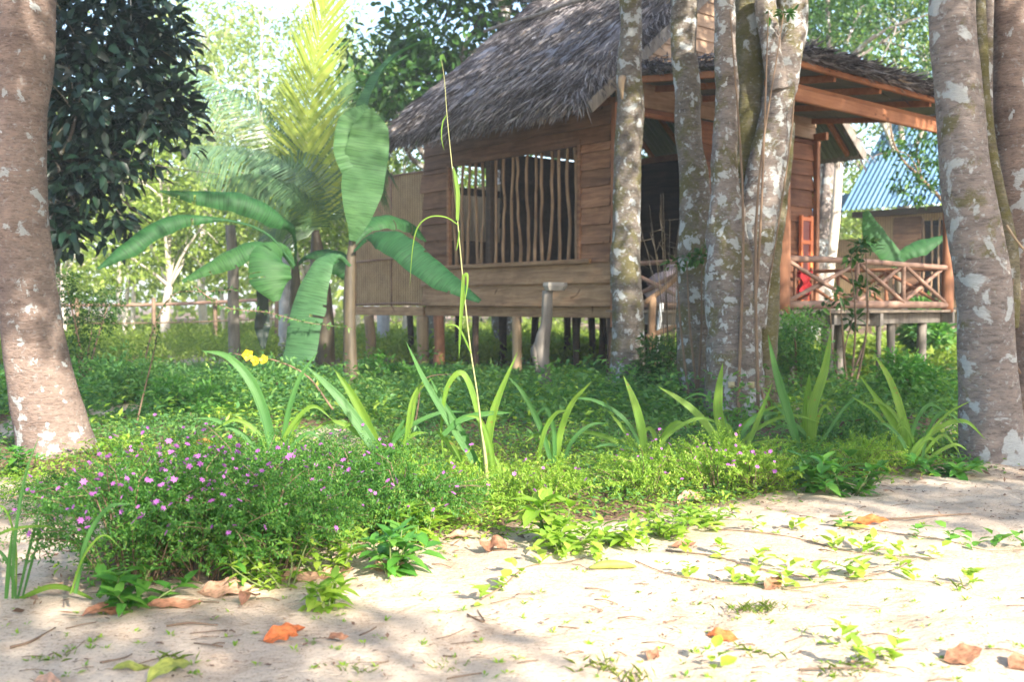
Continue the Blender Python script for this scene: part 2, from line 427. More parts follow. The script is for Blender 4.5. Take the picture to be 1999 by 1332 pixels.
M['wall_wood'] = wood_mat('wall_wood', (.125, .058, .034), (.31, .165, .092), 'Y', var=.85)
M['wall_wood_x'] = wood_mat('wall_wood_x', (.14, .058, .032), (.29, .135, .075), 'X', var=.6)
M['gable_wood'] = wood_mat('gable_wood', (.32, .21, .135), (.48, .34, .24), 'X', var=.25, knots=False)
M['low_wood'] = wood_mat('low_wood', (.18, .10, .055), (.40, .255, .145), 'Y', var=.7)
M['beam_wood'] = wood_mat('beam_wood', (.26, .10, .045), (.42, .19, .095), 'X', var=.2)
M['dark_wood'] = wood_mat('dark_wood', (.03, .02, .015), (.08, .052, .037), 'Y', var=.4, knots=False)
M['post_wood'] = wood_mat('post_wood', (.20, .085, .045), (.34, .165, .095), 'Z', var=.3)
M['pale_post'] = wood_mat('pale_post', (.24, .165, .10), (.42, .31, .20), 'Z', var=.3)
M['grey_wood'] = wood_mat('grey_wood', (.13, .115, .10), (.27, .24, .21), 'Z', var=.3)
M['deck_wood'] = wood_mat('deck_wood', (.16, .125, .095), (.31, .25, .19), 'Y', var=.4)
M['bar_wood'] = wood_mat('bar_wood', (.18, .105, .06), (.36, .24, .15), 'Z', var=.5)
M['rail_wood'] = wood_mat('rail_wood', (.21, .12, .085), (.37, .24, .18), 'X', var=.3)
M['red_paint'] = simple_mat('red_paint', (.14, .02, .01), (.24, .04, .02), 5, .45, .05)
M['orange_paint'] = simple_mat('orange_paint', (.60, .13, .03), (.72, .20, .05), 5, .5, .05)
M['red_cloth'] = simple_mat('red_cloth', (.50, .02, .03), (.70, .05, .05), 12, .9, .3)
M['pink_cloth'] = simple_mat('pink_cloth', (.30, .22, .24), (.55, .46, .48), 9, .9, .3)
M['white_pipe'] = simple_mat('white_pipe', (.55, .58, .60), (.68, .71, .73), 6, .35, .02)
M['concrete'] = simple_mat('concrete', (.30, .30, .31), (.46, .46, .46), 7, .9, .3)
M['metal_under'] = simple_mat('metal_under', (.10, .12, .11), (.17, .19, .17), 3, .5, .05, metallic=.2)
M['stone'] = simple_mat('stone', (.24, .21, .185), (.42, .38, .33), 9, .95, .5)

def woven():
    m, nt, out = new_mat('woven_mat')
    v = coords(nt)
    sx = nd(nt, "ShaderNodeSeparateXYZ"); nt.links.new(v, sx.inputs[0])
    wy = nd(nt, "ShaderNodeTexWave", wave_type='BANDS', bands_direction='Y'); nt.links.new(v, wy.inputs[0]); wy.inputs['Scale'].default_value = 5.5; wy.inputs['Distortion'].default_value = 1.2
    wz = nd(nt, "ShaderNodeTexWave", wave_type='BANDS', bands_direction='Z'); nt.links.new(v, wz.inputs[0]); wz.inputs['Scale'].default_value = 13; wz.inputs['Distortion'].default_value = 1.0
    h = nd(nt, "ShaderNodeMath", operation='MULTIPLY'); nt.links.new(wy.outputs[1], h.inputs[0]); nt.links.new(wz.outputs[1], h.inputs[1])
    n = noise(nt, v, 2.5, 5, .6)
    c = mix(nt, h.outputs[0], mix(nt, n, (.20, .115, .055), (.32, .20, .10)), mix(nt, n, (.50, .33, .15), (.66, .47, .24)))
    st = ramp(nt, noise(nt, v, 3.3, 4, .7), [(.35, (.6, .55, .5)), (.6, (1, 1, 1))])
    c = mix(nt, .7, c, st, 'MULTIPLY')
    p = nd(nt, "ShaderNodeBsdfPrincipled"); nt.links.new(c, p.inputs['Base Color']); p.inputs['Roughness'].default_value = .85
    nt.links.new(bump(nt, h.outputs[0], .5, .006), p.inputs['Normal'])
    nt.links.new(p.outputs[0], out.inputs[0]); return m
M['woven'] = woven()
def thatch():
    m, nt, out = new_mat('thatch')
    g = nd(nt, "ShaderNodeNewGeometry")
    v = coords(nt)
    n = noise(nt, v, 2.4, 4, .6)
    a = nd(nt, "ShaderNodeMath", operation='MULTIPLY_ADD'); nt.links.new(g.outputs['Random Per Island'], a.inputs[0]); a.inputs[1].default_value = .75
    b = nd(nt, "ShaderNodeMath", operation='MULTIPLY_ADD'); nt.links.new(n, b.inputs[0]); b.inputs[1].default_value = .8; b.inputs[2].default_value = -.27
    nt.links.new(b.outputs[0], a.inputs[2])
    c = ramp(nt, a.outputs[0], [(0, (.025, .021, .023)), (.35, (.085, .072, .075)), (.6, (.22, .20, .215)), (.85, (.44, .42, .43)), (1, (.46, .34, .22))])
    p = nd(nt, "ShaderNodeBsdfPrincipled"); nt.links.new(c, p.inputs['Base Color']); p.inputs['Roughness'].default_value = .8
    nt.links.new(p.outputs[0], out.inputs[0]); return m
M['thatch'] = thatch()
def corr_mat(name, c0, c1):
    m, nt, out = new_mat(name)
    v = coords(nt)
    c = ramp(nt, noise(nt, v, 1.6, 5, .65), [(.3, c0), (.7, c1)])
    st = ramp(nt, noise(nt, coords(nt, (.6, 3, .6)), 3.0, 4, .7), [(.40, (.68, .66, .62)), (.6, (1, 1, 1))])
    c = mix(nt, .5, c, st, 'MULTIPLY')
    p = nd(nt, "ShaderNodeBsdfPrincipled"); nt.links.new(c, p.inputs['Base Color']); p.inputs['Roughness'].default_value = .45
    p.inputs['Metallic'].default_value = .25
    nt.links.new(p.outputs[0], out.inputs[0]); return m
M['blue_metal'] = corr_mat('blue_metal', (.07, .17, .32), (.13, .26, .42))
M['grey_metal'] = corr_mat('grey_metal', (.12, .14, .13), (.22, .24, .22))
def fallen_mat(name, c0, c1):
    return leaf_mat(name, [(.2, c0), (.8, c1)], .15, .6, (1, .8, .6), clump=30, rib=(60, 2.5, 0), amt=.75, spots=tuple(a * .35 for a in c0))
M['fall_orange'] = fallen_mat('fall_orange', (.48, .11, .03), (.66, .20, .06))
M['fall_brown'] = fallen_mat('fall_brown', (.20, .085, .05), (.38, .19, .11))
M['fall_tan'] = fallen_mat('fall_tan', (.36, .20, .13), (.55, .34, .24))
M['fall_green'] = fallen_mat('fall_green', (.20, .26, .05), (.36, .36, .08))
M['litter'] = leaf_mat('litter', [(0, (.07, .045, .035)), (.5, (.19, .11, .07)), (.8, (.33, .20, .13)), (1, (.42, .26, .15))], .1, .7, (1, .8, .6))

def ground_mat():
    m, nt, out = new_mat('ground')
    v = coords(nt)
    at_ = nd(nt, "ShaderNodeAttribute", attribute_name='bed')
    n = noise(nt, v, 1.7, 5, .65); n2 = noise(nt, v, 9, 5, .7); n3 = noise(nt, coords(nt, (1, 2.2, 1)), 38, 5, .7)
    spk = noise(nt, v, 120, 2, .6)
    sand = ramp(nt, n, [(.3, (.53, .405, .305)), (.5, (.635, .51, .395)), (.7, (.71, .60, .48))])
    sand = mix(nt, .75, sand, ramp(nt, n3, [(.30, (.58, .50, .45)), (.45, (1, 1, 1)), (.65, (1.04, 1.03, 1.02))]), 'MULTIPLY')
    sand = mix(nt, .5, sand, ramp(nt, spk, [(.36, (.50, .42, .36)), (.44, (1, 1, 1))]), 'MULTIPLY')
    sand = mix(nt, .6, sand, ramp(nt, n2, [(.33, (.66, .58, .52)), (.48, (1, 1, 1))]), 'MULTIPLY')
    soil = ramp(nt, n2, [(.3, (.10, .065, .045)), (.5, (.21, .135, .09)), (.72, (.34, .235, .165))])
    soil = mix(nt, .8, soil, ramp(nt, n3, [(.35, (.45, .4, .38)), (.6, (1.1, 1.1, 1.1))]), 'MULTIPLY')
    f = nd(nt, "ShaderNodeMath", operation='ADD'); nt.links.new(at_.outputs['Fac'], f.inputs[0])
    m2 = nd(nt, "ShaderNodeMath", operation='MULTIPLY_ADD'); nt.links.new(n2, m2.inputs[0]); m2.inputs[1].default_value = .8; m2.inputs[2].default_value = -.4
    nt.links.new(m2.outputs[0], f.inputs[1])
    fr = ramp(nt, f.outputs[0], [(.38, (0, 0, 0)), (.62, (1, 1, 1))])
    col = mix(nt, fr, sand, soil)
    p = nd(nt, "ShaderNodeBsdfPrincipled"); nt.links.new(col, p.inputs['Base Color']); p.inputs['Roughness'].default_value = .95
    p.inputs['Specular IOR Level'].default_value = .1
    hh = nd(nt, "ShaderNodeMath", operation='ADD'); nt.links.new(n3, hh.inputs[0]); nt.links.new(n2, hh.inputs[1])
    nt.links.new(bump(nt, hh.outputs[0], .7, .02), p.inputs['Normal'])
    nt.links.new(p.outputs[0], out.inputs[0]); return m
M['ground'] = ground_mat()

# ------------------------------------------------------------------ ground
def grow(a, step, ratio, end):
    out = []; x = a
    while abs(x) < abs(end):
        x += step; step *= ratio; out.append(x)
    return out
xs = np.concatenate([grow(-3.3, -.04, 1.09, 250)[::-1], np.arange(-3.3, 3.31, .03), grow(3.3, .04, 1.09, 250)])
ys = np.concatenate([grow(1.6, -.05, 1.12, -130)[::-1] if False else np.array([-160, -90, -50, -28, -15, -8, -4, -2, -1, -.3, .3, .8, 1.2, 1.5]), np.arange(1.7, 7.4, .03), grow(7.4, .04, 1.06, 400)])
GX, GY = np.meshgrid(xs, ys)
GZ = gz(GX, GY)
g = MB()
nx, ny = len(xs), len(ys)
i = np.arange(ny - 1)[:, None]; j = np.arange(nx - 1)[None, :]
g.add(np.stack([GX, GY, GZ], -1).reshape(-1, 3), np.stack([i * nx + j, i * nx + j + 1, (i + 1) * nx + j + 1, (i + 1) * nx + j], -1).reshape(-1, 4))
ground = g.build('ground', M['ground']); tag(ground, kind='structure')
bedv = np.clip((GY - bed_front(GX)) / .5 + .35, 0, 1)
lf = np.clip((-1.2 - (GY - 3) * .15 - GX + .3 * (vnoise(GX * 3, GY * 3) - .5)) / .35, 0, 1)
bedv *= 1 - lf * (1 - np.clip((GY - 4.4) * .8, 0, 1))
patch = vnoise(GX * .9 + 2, GY * .6 + 5)
bedv = bedv * np.where(GY > 5.5, np.clip(1.1 - np.clip((patch - .62) * 8, 0, .8), 0, 1), 1)
at_ = ground.data.attributes.new('bed', 'FLOAT', 'POINT')
at_.data.foreach_set('value', bedv.astype(np.float32).ravel())

# ------------------------------------------------------------------ the hut (local x along the gable, y along the long wall)
THETA = math.atan2(1, 1.15)
C0 = np.array([1.12, 11.4, 0.0])
def hl(x, y, z):
    return np.array([C0[0] + x * math.cos(THETA) - y * math.sin(THETA), C0[1] + x * math.sin(THETA) + y * math.cos(THETA), z])
W_, L_ = 3.9, 3.5
FZ = 0.79
hut = thing('thatched_hut', 'wooden stilt hut with grey thatched roof, barred window and railed porch', 'hut', C0, THETA)
def hp(name, mb, mat, parent=None, smooth=False):
    return mb.build(name, mat, parent or hut, smooth=smooth, local=True)

def siding_y(mb, x, y0, y1, z0, z1, h, out=-1, t=.022, ragged=0.0, lean=.018):
    """lapped boards on a wall plane x=const, running along y"""
    z = z0
    while z < z1 - .02:
        hh = min(h * random.uniform(.88, 1.12), z1 - z)
        a = y0 - random.uniform(0, ragged); b = y1 + random.uniform(0, ragged)
        v = np.array([[x, a, z - .012], [x + out * (t + lean), a, z - .012], [x + out * (t + lean), b, z - .012], [x, b, z - .012],
                      [x, a, z + hh], [x + out * t * .35, a, z + hh], [x + out * t * .35, b, z + hh], [x, b, z + hh]])
        v[:, 2] += rng.uniform(-.004, .004, 8)
        mb.add(v, BOXF if out > 0 else BOXF[:, ::-1]); z += hh
def siding_x(mb, y, x0, x1, z0, z1, h, out=-1, t=.022):
    z = z0
    while z < z1 - .02:
        hh = min(h * random.uniform(.88, 1.12), z1 - z); lean = .016
        v = np.array([[x0, y, z - .012], [x1, y, z - .012], [x1, y + out * (t + lean), z - .012], [x0, y + out * (t + lean), z - .012],
                      [x0, y, z + hh], [x1, y, z + hh], [x1, y + out * t * .35, z + hh], [x0, y + out * t * .35, z + hh]])
        v[:, 2] += rng.uniform(-.004, .004, 8)
        mb.add(v, BOXF[:, ::-1] if out < 0 else BOXF); z += hh

# long wall facing the camera side: boards round the window
WT = 3.07
w = MB()
siding_y(w, 0, .02, .50, 1.34, 2.68, .215, ragged=.0)
siding_y(w, 0, 2.99, 3.50, 1.34, 2.68, .215, ragged=.10)
siding_y(w, 0, .02, 3.50, 2.68, WT, .20)
hp('side_wall', w, M['wall_wood'])
w = MB()
siding_y(w, -.003, .0, 3.53, .845, 1.33, .24, ragged=.03, lean=.04)
hp('lower_wall', w, M['low_wood'])
w = MB()          # added dark inner sheets, the shade of the room put into their colour
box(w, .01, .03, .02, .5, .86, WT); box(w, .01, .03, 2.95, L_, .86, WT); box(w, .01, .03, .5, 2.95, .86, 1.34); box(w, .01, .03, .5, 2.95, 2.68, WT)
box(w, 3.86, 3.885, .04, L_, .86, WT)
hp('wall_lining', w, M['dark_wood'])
w = MB(); siding_y(w, W_, 0, L_, .86, WT, .22, out=1); hp('far_wall', w, M['wall_wood'])
# back wall with an opening
w = MB()
siding_x(w, L_, .0, .25, .86, WT, .22, out=1); siding_x(w, L_, 1.35, W_, .86, WT, .22, out=1)
siding_x(w, L_, .25, 1.35, .86, 1.75, .22, out=1); siding_x(w, L_, .25, 1.35, 2.82, WT, .22, out=1)
box(w, .25, 1.35, L_ + .03, L_ + .07, 2.40, 2.50)
hp('back_wall', w, M['dark_wood'])  # dark colour stands in for the shade inside the room
# gable wall with the doorway
w = MB()
DX0, DX1, DT = .34, 1.36, 3.0
siding_x(w, 0, .0, DX0, .86, 3.07, .22); siding_x(w, 0, DX1, W_, .86, 3.07, .22); siding_x(w, 0, DX0, DX1, DT, 3.12, .12)
hp('gable_wall', w, M['wall_wood_x'])
w = MB()
RS, RZ = .80, 2.96       # roof slope, height of the soffit at the eave foot (x = -0.7)
def soff(x): return RZ + RS * (x + .7) if x <= W_ / 2 else RZ + RS * (W_ + .7 - x)
z = 3.08
while z < soff(W_ / 2) - .1:
    hh = .155
    need = (z + hh - RZ) / RS - .7
    x0 = max(0.0, need); x1 = W_ - x0
    if x1 - x0 < .1: break
    v = np.array([[x0, -.03, z], [x1, -.03, z], [x1, -.065, z], [x0, -.065, z], [x0, -.03, z + hh], [x1, -.03, z + hh], [x1, -.045, z + hh], [x0, -.045, z + hh]])
    w.add(v, BOXF[:, ::-1]); z += hh
hp('gable_boards', w, M['gable_wood'])
w = MB(); 
z = 3.08
while z < soff(W_ / 2) - .1:
    hh = .155; x0 = max(0.0, (z + hh - RZ) / RS - .7); x1 = W_ - x0
    if x1 - x0 < .1: break
    box(w, x0, x1, L_, L_ + .03, z, z + hh); z += hh
hp('back_gable_boards', w, M['gable_wood'])
for (x, y) in ((0, 0), (W_, 0), (W_, L_)):
    w = MB()
    bar(w, (x - .03 if x == 0 else x + .03, y - .055 if y == 0 else y + .05, .60), (x - .03 if x == 0 else x + .03, y - .055 if y == 0 else y + .05, 3.07), .07, .07, (0, 1, 0)); hp('corner_post', w, M['post_wood'])

# door frame, open orange door leaf at the far end of the gable wall
dfr = MB()
bar(dfr, (DX0, -.04, .86), (DX0, -.04, DT), .05, .07, (0, 1, 0)); bar(dfr, (DX1, -.04, .86), (DX1, -.04, DT), .05, .07, (0, 1, 0))
bar(dfr, (DX0, -.04, DT), (DX1, -.04, DT), .06, .05, (0, 0, 1))
hp('door_frame', dfr, M['beam_wood'])
dl = MB()
x0, x1, z0, z1 = 3.52, 3.80, .86, 2.04
box(dl, x0, x0 + .04, -.10, -.06, z0, z1); box(dl, x1 - .06, x1, -.10, -.06, z0, z1)
for zz in (z0, 1.25, 1.66, z1 - .07): box(dl, x0 + .04, x1 - .06, -.098, -.062, zz, zz + .05)
d_ = hp('painted_door', dl, M['orange_paint'])
dl = MB(); box(dl, x0 + .06, x1 - .06, -.085, -.072, z0 + .04, z1 - .04); hp('door_panel', dl, M['red_paint'], d_)

# window: frame, sill, crooked branch bars
fr = MB()
bar(fr, (-.02, .5, 1.34), (-.02, .5, 2.68), .05, .06, (1, 0, 0)); bar(fr, (-.02, 2.95, 1.34), (-.02, 2.95, 2.68), .05, .06, (1, 0, 0))
bar(fr, (-.025, .48, 2.70), (-.025, 2.97, 2.70), .05, .07)
win = hp('window_frame', fr, M['wall_wood'])
s = MB(); bar(s, (-.035, .30, 1.345), (-.035, 3.02, 1.345), .09, .05); hp('window_sill', s, M['low_wood'], win)
s = MB(); bar(s, (0.0, 2.12, 1.36), (0.0, 2.12, 2.68), .09, .09, (1, 0, 0)); hp('window_mullion', s, M['dark_wood'], win)
nb = 17
for k in range(nb):
    yy = .60 + 2.25 * k / (nb - 1) + random.uniform(-.02, .02)
    if abs(yy - 2.12) < .06: continue
    pts = []
    lean = random.uniform(-.05, .05); ph = random.uniform(0, 6.28); am = random.uniform(.006, .032)
    for q in range(8):
        t = q / 7
        pts.append((.01 + random.uniform(-.006, .006), yy + lean * (t - .5) + am * math.sin(ph + t * random.uniform(4, 7)), 1.36 + 1.33 * t))
    b = MB(); tube(b, pts, [random.uniform(.018, .024), random.uniform(.016, .022), random.uniform(.017, .021)], 8, 14, .14, k, 8)
    hp('window_bar', b, M['bar_wood'], win, True)

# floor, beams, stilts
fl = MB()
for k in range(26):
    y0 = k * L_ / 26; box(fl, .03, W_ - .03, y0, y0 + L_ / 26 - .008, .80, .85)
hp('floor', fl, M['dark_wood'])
b = MB()
bar(b, (.04, -.03, .765), (.04, L_ + .03, .765), .06, .13)
bar(b, (0.05, L_ + .10, .76), (0.05, 5.36, .76), .06, .13)
bar(b, (1.3, 0, .74), (1.3, L_, .74), .06, .12); bar(b, (2.6, 0, .74), (2.6, L_, .74), .06, .12); bar(b, (W_, 0, .74), (W_, L_, .74), .06, .12)
hp('floor_beam', b, M['low_wood'])
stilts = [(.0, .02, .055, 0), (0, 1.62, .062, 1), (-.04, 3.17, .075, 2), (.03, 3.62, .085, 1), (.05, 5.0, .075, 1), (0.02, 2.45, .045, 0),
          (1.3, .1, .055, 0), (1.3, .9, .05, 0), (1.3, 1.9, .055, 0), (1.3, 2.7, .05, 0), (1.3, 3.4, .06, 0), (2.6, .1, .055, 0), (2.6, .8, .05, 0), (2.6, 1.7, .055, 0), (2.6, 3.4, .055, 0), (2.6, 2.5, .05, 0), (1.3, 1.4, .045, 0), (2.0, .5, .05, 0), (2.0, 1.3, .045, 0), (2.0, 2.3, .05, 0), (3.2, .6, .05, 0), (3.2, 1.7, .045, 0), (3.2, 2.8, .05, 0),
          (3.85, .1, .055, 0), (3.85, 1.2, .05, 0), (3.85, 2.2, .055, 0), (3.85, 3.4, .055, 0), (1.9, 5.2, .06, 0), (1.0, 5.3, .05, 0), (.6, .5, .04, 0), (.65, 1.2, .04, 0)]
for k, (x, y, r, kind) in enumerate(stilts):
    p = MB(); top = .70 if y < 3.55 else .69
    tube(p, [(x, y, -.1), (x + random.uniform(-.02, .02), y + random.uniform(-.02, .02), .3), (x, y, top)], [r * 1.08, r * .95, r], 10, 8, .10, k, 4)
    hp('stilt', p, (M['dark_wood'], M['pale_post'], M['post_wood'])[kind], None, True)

# woven wash room behind
w = MB()
box(w, .05, .075, L_ + .08, 5.36, .83, 2.70); box(w, .075, 1.9, 5.335, 5.36, .83, 2.70); box(w, 1.9, 1.925, L_ + .08, 5.36, .83, 2.70)
wv = hp('woven_wall', w, M['woven'])
w = MB()
for zz in (.86, 1.5, 2.68): tube(w, [(.04, L_ + .05, zz), (.035, 4.3, zz + .012), (.04, 5.40, zz - .01)], [.013], 6, 8)
for yy in (4.4, 5.36): tube(w, [(.05, yy, .7), (.05, yy, 2.74)], [.018], 6, 4)
hp('batten', w, M['rail_wood'], wv, True)

# roof: soffit sheets, rafters, barge boards, thatch
YA, YB = -.25, L_ - .32
rf = MB()
def slab(mb, P4, t):
    P4 = np.asarray(P4, float); n = nrm(np.cross(P4[1] - P4[0], P4[3] - P4[0])); 
    if n[2] > 0: n = -n
    V = np.vstack([P4 + n * t, P4]); mb.add(V, BOXF)
def corrugated(mb, A, B, Cc, D, nw, amp):
    """sheet A-B (eave) to D-C (ridge), waves across A-B"""
    m = nw * 6 + 1; A, B, Cc, D = (np.array(q, float) for q in (A, B, Cc, D))
    n = nrm(np.cross(B - A, D - A)); t = np.linspace(0, 1, m); wv_ = amp * np.sin(t * nw * 2 * math.pi)
    r = []
    for s_ in (0, .5, 1):
        L0 = A + (B - A) * t[:, None]; L1 = D + (Cc - D) * t[:, None]
        r.append(L0 * (1 - s_) + L1 * s_ + n * wv_[:, None])
    V = np.concatenate(r); i_ = np.arange(2)[:, None] * m; j_ = np.arange(m - 1)[None, :]
    mb.add(V, np.stack([i_ + j_, i_ + j_ + 1, i_ + m + j_ + 1, i_ + m + j_], -1).reshape(-1, 4))
corrugated(rf, (-.7, YA, soff(-.7)), (-.7, YB, soff(-.7)), (W_ / 2, YB, soff(W_ / 2)), (W_ / 2, YA, soff(W_ / 2)), 38, .012)
corrugated(rf, (W_ + .75, YA, soff(W_ + .75)), (W_ + .75, YB, soff(W_ + .75)), (W_ / 2, YB, soff(W_ / 2)), (W_ / 2, YA, soff(W_ / 2)), 38, .012)
roof = hp('roof_lining', rf, M['metal_under'])
rf = MB()
for yy in np.linspace(YA + .12, YB - .05, 6):
    for sgn in (0, 1):
        xa = -.68 if sgn == 0 else W_ + .68
        bar(rf, (xa, yy, soff(-.68) - .045), (W_ / 2, yy, soff(W_ / 2) - .045), .05, .07)
bar(rf, (0.03, YA, WT + .03), (0.03, YB, WT + .03), .06, .10); bar(rf, (W_ - .03, YA, WT + .03), (W_ - .03, YB, WT + .03), .06, .10)
hp('rafters', rf, M['beam_wood'], roof)
rf = MB()
for xa in (-.72, W_ + .76):
    bar(rf, (xa, YA - .09, soff(-.72) - .05), (W_ / 2, YA - .09, soff(W_ / 2) - .05), .028, .13)
hp('barge_board', rf, M['grey_wood'], roof)

def thatch_slope(mb, x_eave, x_top, zf, y0, y1, n, seed, thick=.26, over=.12, straight=.55):
    r = np.random.default_rng(seed)
    sg = 1 if x_top > x_eave else -1
    Ls = math.hypot(x_top - x_eave, zf(x_top) - zf(x_eave))
    dn = np.array([-(x_top - x_eave), 0, -(zf(x_top) - zf(x_eave))]) / Ls
    nor = np.array([dn[2] * -sg * -1, 0, 0]); nor = np.array([-(zf(x_top) - zf(x_eave)) / Ls, 0, (x_top - x_eave) / Ls]) * (1 if sg > 0 else -1)
    # base body of the thatch, rounded at the eave
    ny_, ns_ = 40, 30
    ss = np.linspace(-.10, Ls, ns_); yy = np.linspace(y0, y1, ny_)
    top = []; bot = []
    for s_ in ss:
        base = np.array([x_eave, 0, zf(x_eave)]) - dn * s_
        th = thick * min(1, .45 + (s_ + .1) * 1.6)
        for y_ in yy:
            edge = min(1, .55 + min(y_ - y0, y1 - y_) * 2.2)
            rr = th * edge * (1 + .35 * (vnoise(y_ * 3 + seed, s_ * 3) - .5)) 
            top.append(base + nor * rr + np.array([0, y_, 0])); bot.append(base + nor * .02 + np.array([0, y_, 0]))
    V = np.array(top + bot); N0 = ns_ * ny_
    i_ = np.arange(ns_ - 1)[:, None] * ny_; j_ = np.arange(ny_ - 1)[None, :]
    F = np.stack([i_ + j_, i_ + j_ + 1, i_ + ny_ + j_ + 1, i_ + ny_ + j_], -1).reshape(-1, 4)
    e = []
    for k in range(ny_ - 1): e.append([k, k + 1, N0 + k + 1, N0 + k])
    for k in range(ns_ - 1):
        e.append([k * ny_, (k + 1) * ny_, N0 + (k + 1) * ny_, N0 + k * ny_]); e.append([k * ny_ + ny_ - 1, (k + 1) * ny_ + ny_ - 1, N0 + (k + 1) * ny_ + ny_ - 1, N0 + k * ny_ + ny_ - 1])
    mb.addm(V, [F, F + N0, np.array(e)])
    # loose leaf strips lying down the slope
    s_ = r.uniform(-.02, Ls, n); y_ = r.uniform(y0, y1, n)
    crs = r.uniform(0, 1, n) < .45; s_ = np.where(crs & (s_ < Ls * straight), np.floor(s_ / .21) * .21 + r.normal(0, .02, n) + .03 * np.sin(y_ * 5), s_)
    edge = np.minimum(1, .55 + np.minimum(y_ - y0, y1 - y_) * 2.2)
    th = thick * np.minimum(1, .45 + (s_ + .1) * 1.6) * edge
    pos = np.array([x_eave, 0, zf(x_eave)])[None] - dn[None] * s_[:, None] + nor[None] * (th + r.uniform(-.03, .03, n))[:, None]
    pos[:, 1] = y_
    up_frac = np.clip((s_ / Ls - straight) * 4, 0, 1)
    d = dn[None] + nor[None] * r.normal(.04, .07, n)[:, None] + np.array([0, 1, 0])[None] * (r.normal(0, 1, n) * (.34 - .24 * up_frac))[:, None]
    Lb = r.uniform(.14, .34, n) * (1 + .9 * up_frac)
    leaves(mb, pos, d, nor[None] + r.normal(0, .5, (n, 3)), Lb, r.uniform(.010, .026, n), 'rhomb', .06)
    # fringe hanging from the eave and the two verges
    m_ = n // 7
    y_ = r.uniform(y0, y1, m_)
    pos = np.array([x_eave, 0, zf(x_eave)])[None] + nor[None] * r.uniform(.0, thick * .55, m_)[:, None] + dn[None] * r.uniform(-.05, .10, m_)[:, None]; pos[:, 1] = y_
    d = dn[None] * .8 + np.array([0, 0, -1])[None] * r.uniform(.1, .9, m_)[:, None] + r.normal(0, .18, (m_, 3))
    leaves(mb, pos, d, r.normal(0, 1, (m_, 3)), r.uniform(.08, .22, m_), r.uniform(.008, .022, m_), 'rhomb', .05)
    for yv, sy in ((y0, -1), (y1, 1)):
        q = n // 9
        s_ = r.uniform(-.05, Ls, q)
        pos = np.array([x_eave, 0, zf(x_eave)])[None] - dn[None] * s_[:, None] + nor[None] * r.uniform(0, thick * .62, q)[:, None]; pos[:, 1] = yv + r.uniform(-.03, .03, q)
        d = dn[None] * r.uniform(.3, 1, q)[:, None] + np.array([0, sy * .45, -.55])[None] + r.normal(0, .25, (q, 3))
        leaves(mb, pos, d, r.normal(0, 1, (q, 3)), r.uniform(.08, .30, q), r.uniform(.008, .02, q), 'rhomb', .05)
zl = lambda x: soff(x) + .01
th = MB(); thatch_slope(th, -.74, W_ / 2, zl, YA, YB, 17000, 5); hp('thatch', th, M['thatch'], roof)
th = MB(); thatch_slope(th, W_ + .76, W_ / 2, zl, YA, YB, 3000, 6); hp('thatch', th, M['thatch'], roof)
th = MB()   # ragged ridge
n = 2600
yy = rng.uniform(YA, YB, n); pos = np.stack([np.full(n, W_ / 2) + rng.normal(0, .08, n), yy, soff(W_ / 2) + .22 + rng.uniform(-.05, .12, n)], 1)
d = np.stack([rng.choice([-1, 1], n) * .75, rng.normal(0, .2, n), rng.uniform(-.7, .35, n)], 1)
leaves(th, pos, d, rng.normal(0, 1, (n, 3)), rng.uniform(.2, .55, n), rng.uniform(.01, .025, n), 'rhomb', .05)
hp('ridge_thatch', th, M['thatch'], roof)
pl = MB()
xp = .92
pts = [(xp + random.uniform(-.025, .025) - .05, y_, soff(xp) + .43 + random.uniform(-.02, .02)) for y_ in np.linspace(YA - .25, YB + .10, 8)]
tube(pl, pts, [.03, .036, .03, .022], 8, 26, .1, 4, 5); hp('roof_pole', pl, M['grey_wood'], roof, True)

# porch
PX = 3.30; PY = -2.2
pd = MB()
k = 0; yy = PY - .06
while yy < -.09:
    box(pd, -.08 + random.uniform(-.03, .02), PX + .12 + random.uniform(-.03, .03), yy, yy + .135, .765 + random.uniform(-.002, .002), .79 + random.uniform(-.002, .002)); yy += .143
deck = hp('porch_deck', pd, M['deck_wood'])
pb = MB()
bar(pb, (-.05, PY + .10, .70), (PX + .05, PY + .10, .70), .06, .12); bar(pb, (.9, PY - .02, .70), (.9, -.1, .70), .05, .10); bar(pb, (PX, PY - .08, .705), (PX, -.1, .705), .05, .12)
bar(pb, (1.75, PY - .05, .69), (1.75, -.1, .69), .06, .14); bar(pb, (-.02, PY, .70), (-.02, -.1, .70), .05, .12)
hp('joist', pb, M['grey_wood'], deck)
for k, (x, y, r) in enumerate([(.32, PY + .1, .035), (.95, PY + .1, .065), (1.85, PY + .5, .05), (2.3, PY + .15, .045), (2.05, PY + .15, .03), (3.0, PY + .15, .055), (0, PY + .1, .06), (3.2, -.8, .05), (1.6, -.7, .05), (.1, -1.0, .05), (2.6, -.5, .05)]):
    p = MB(); tube(p, [(x, y, -.1), (x + random.uniform(-.01, .01), y, .3), (x, y, .66)], [r, r * .95, r], 10, 6, .08, k + 40, 4); hp('stilt', p, M['grey_wood'], None, True)
for k, (x, r) in enumerate([(0.0, .075), (PX, .07)]):
    p = MB(); tube(p, [(x, PY, .76), (x + .01, PY, 1.6), (x, PY + .01, 2.80 if k else 2.88)], [r, r * .92, r * .85], 12, 12, .06, k + 60, 3); hp('porch_post', p, M['post_wood'], None, True)
for (x, y) in ((-.55, -.12),):
    p = MB(); tube(p, [(x + .6, y, .85), (x + .6, y, 3.0)], [.04], 8, 6, .06, 3, 3); hp('porch_post', p, M['post_wood'], None, True)
pt = lambda y: 3.36 + .11 * y     # porch thatch underside height along y (y is negative outwards)
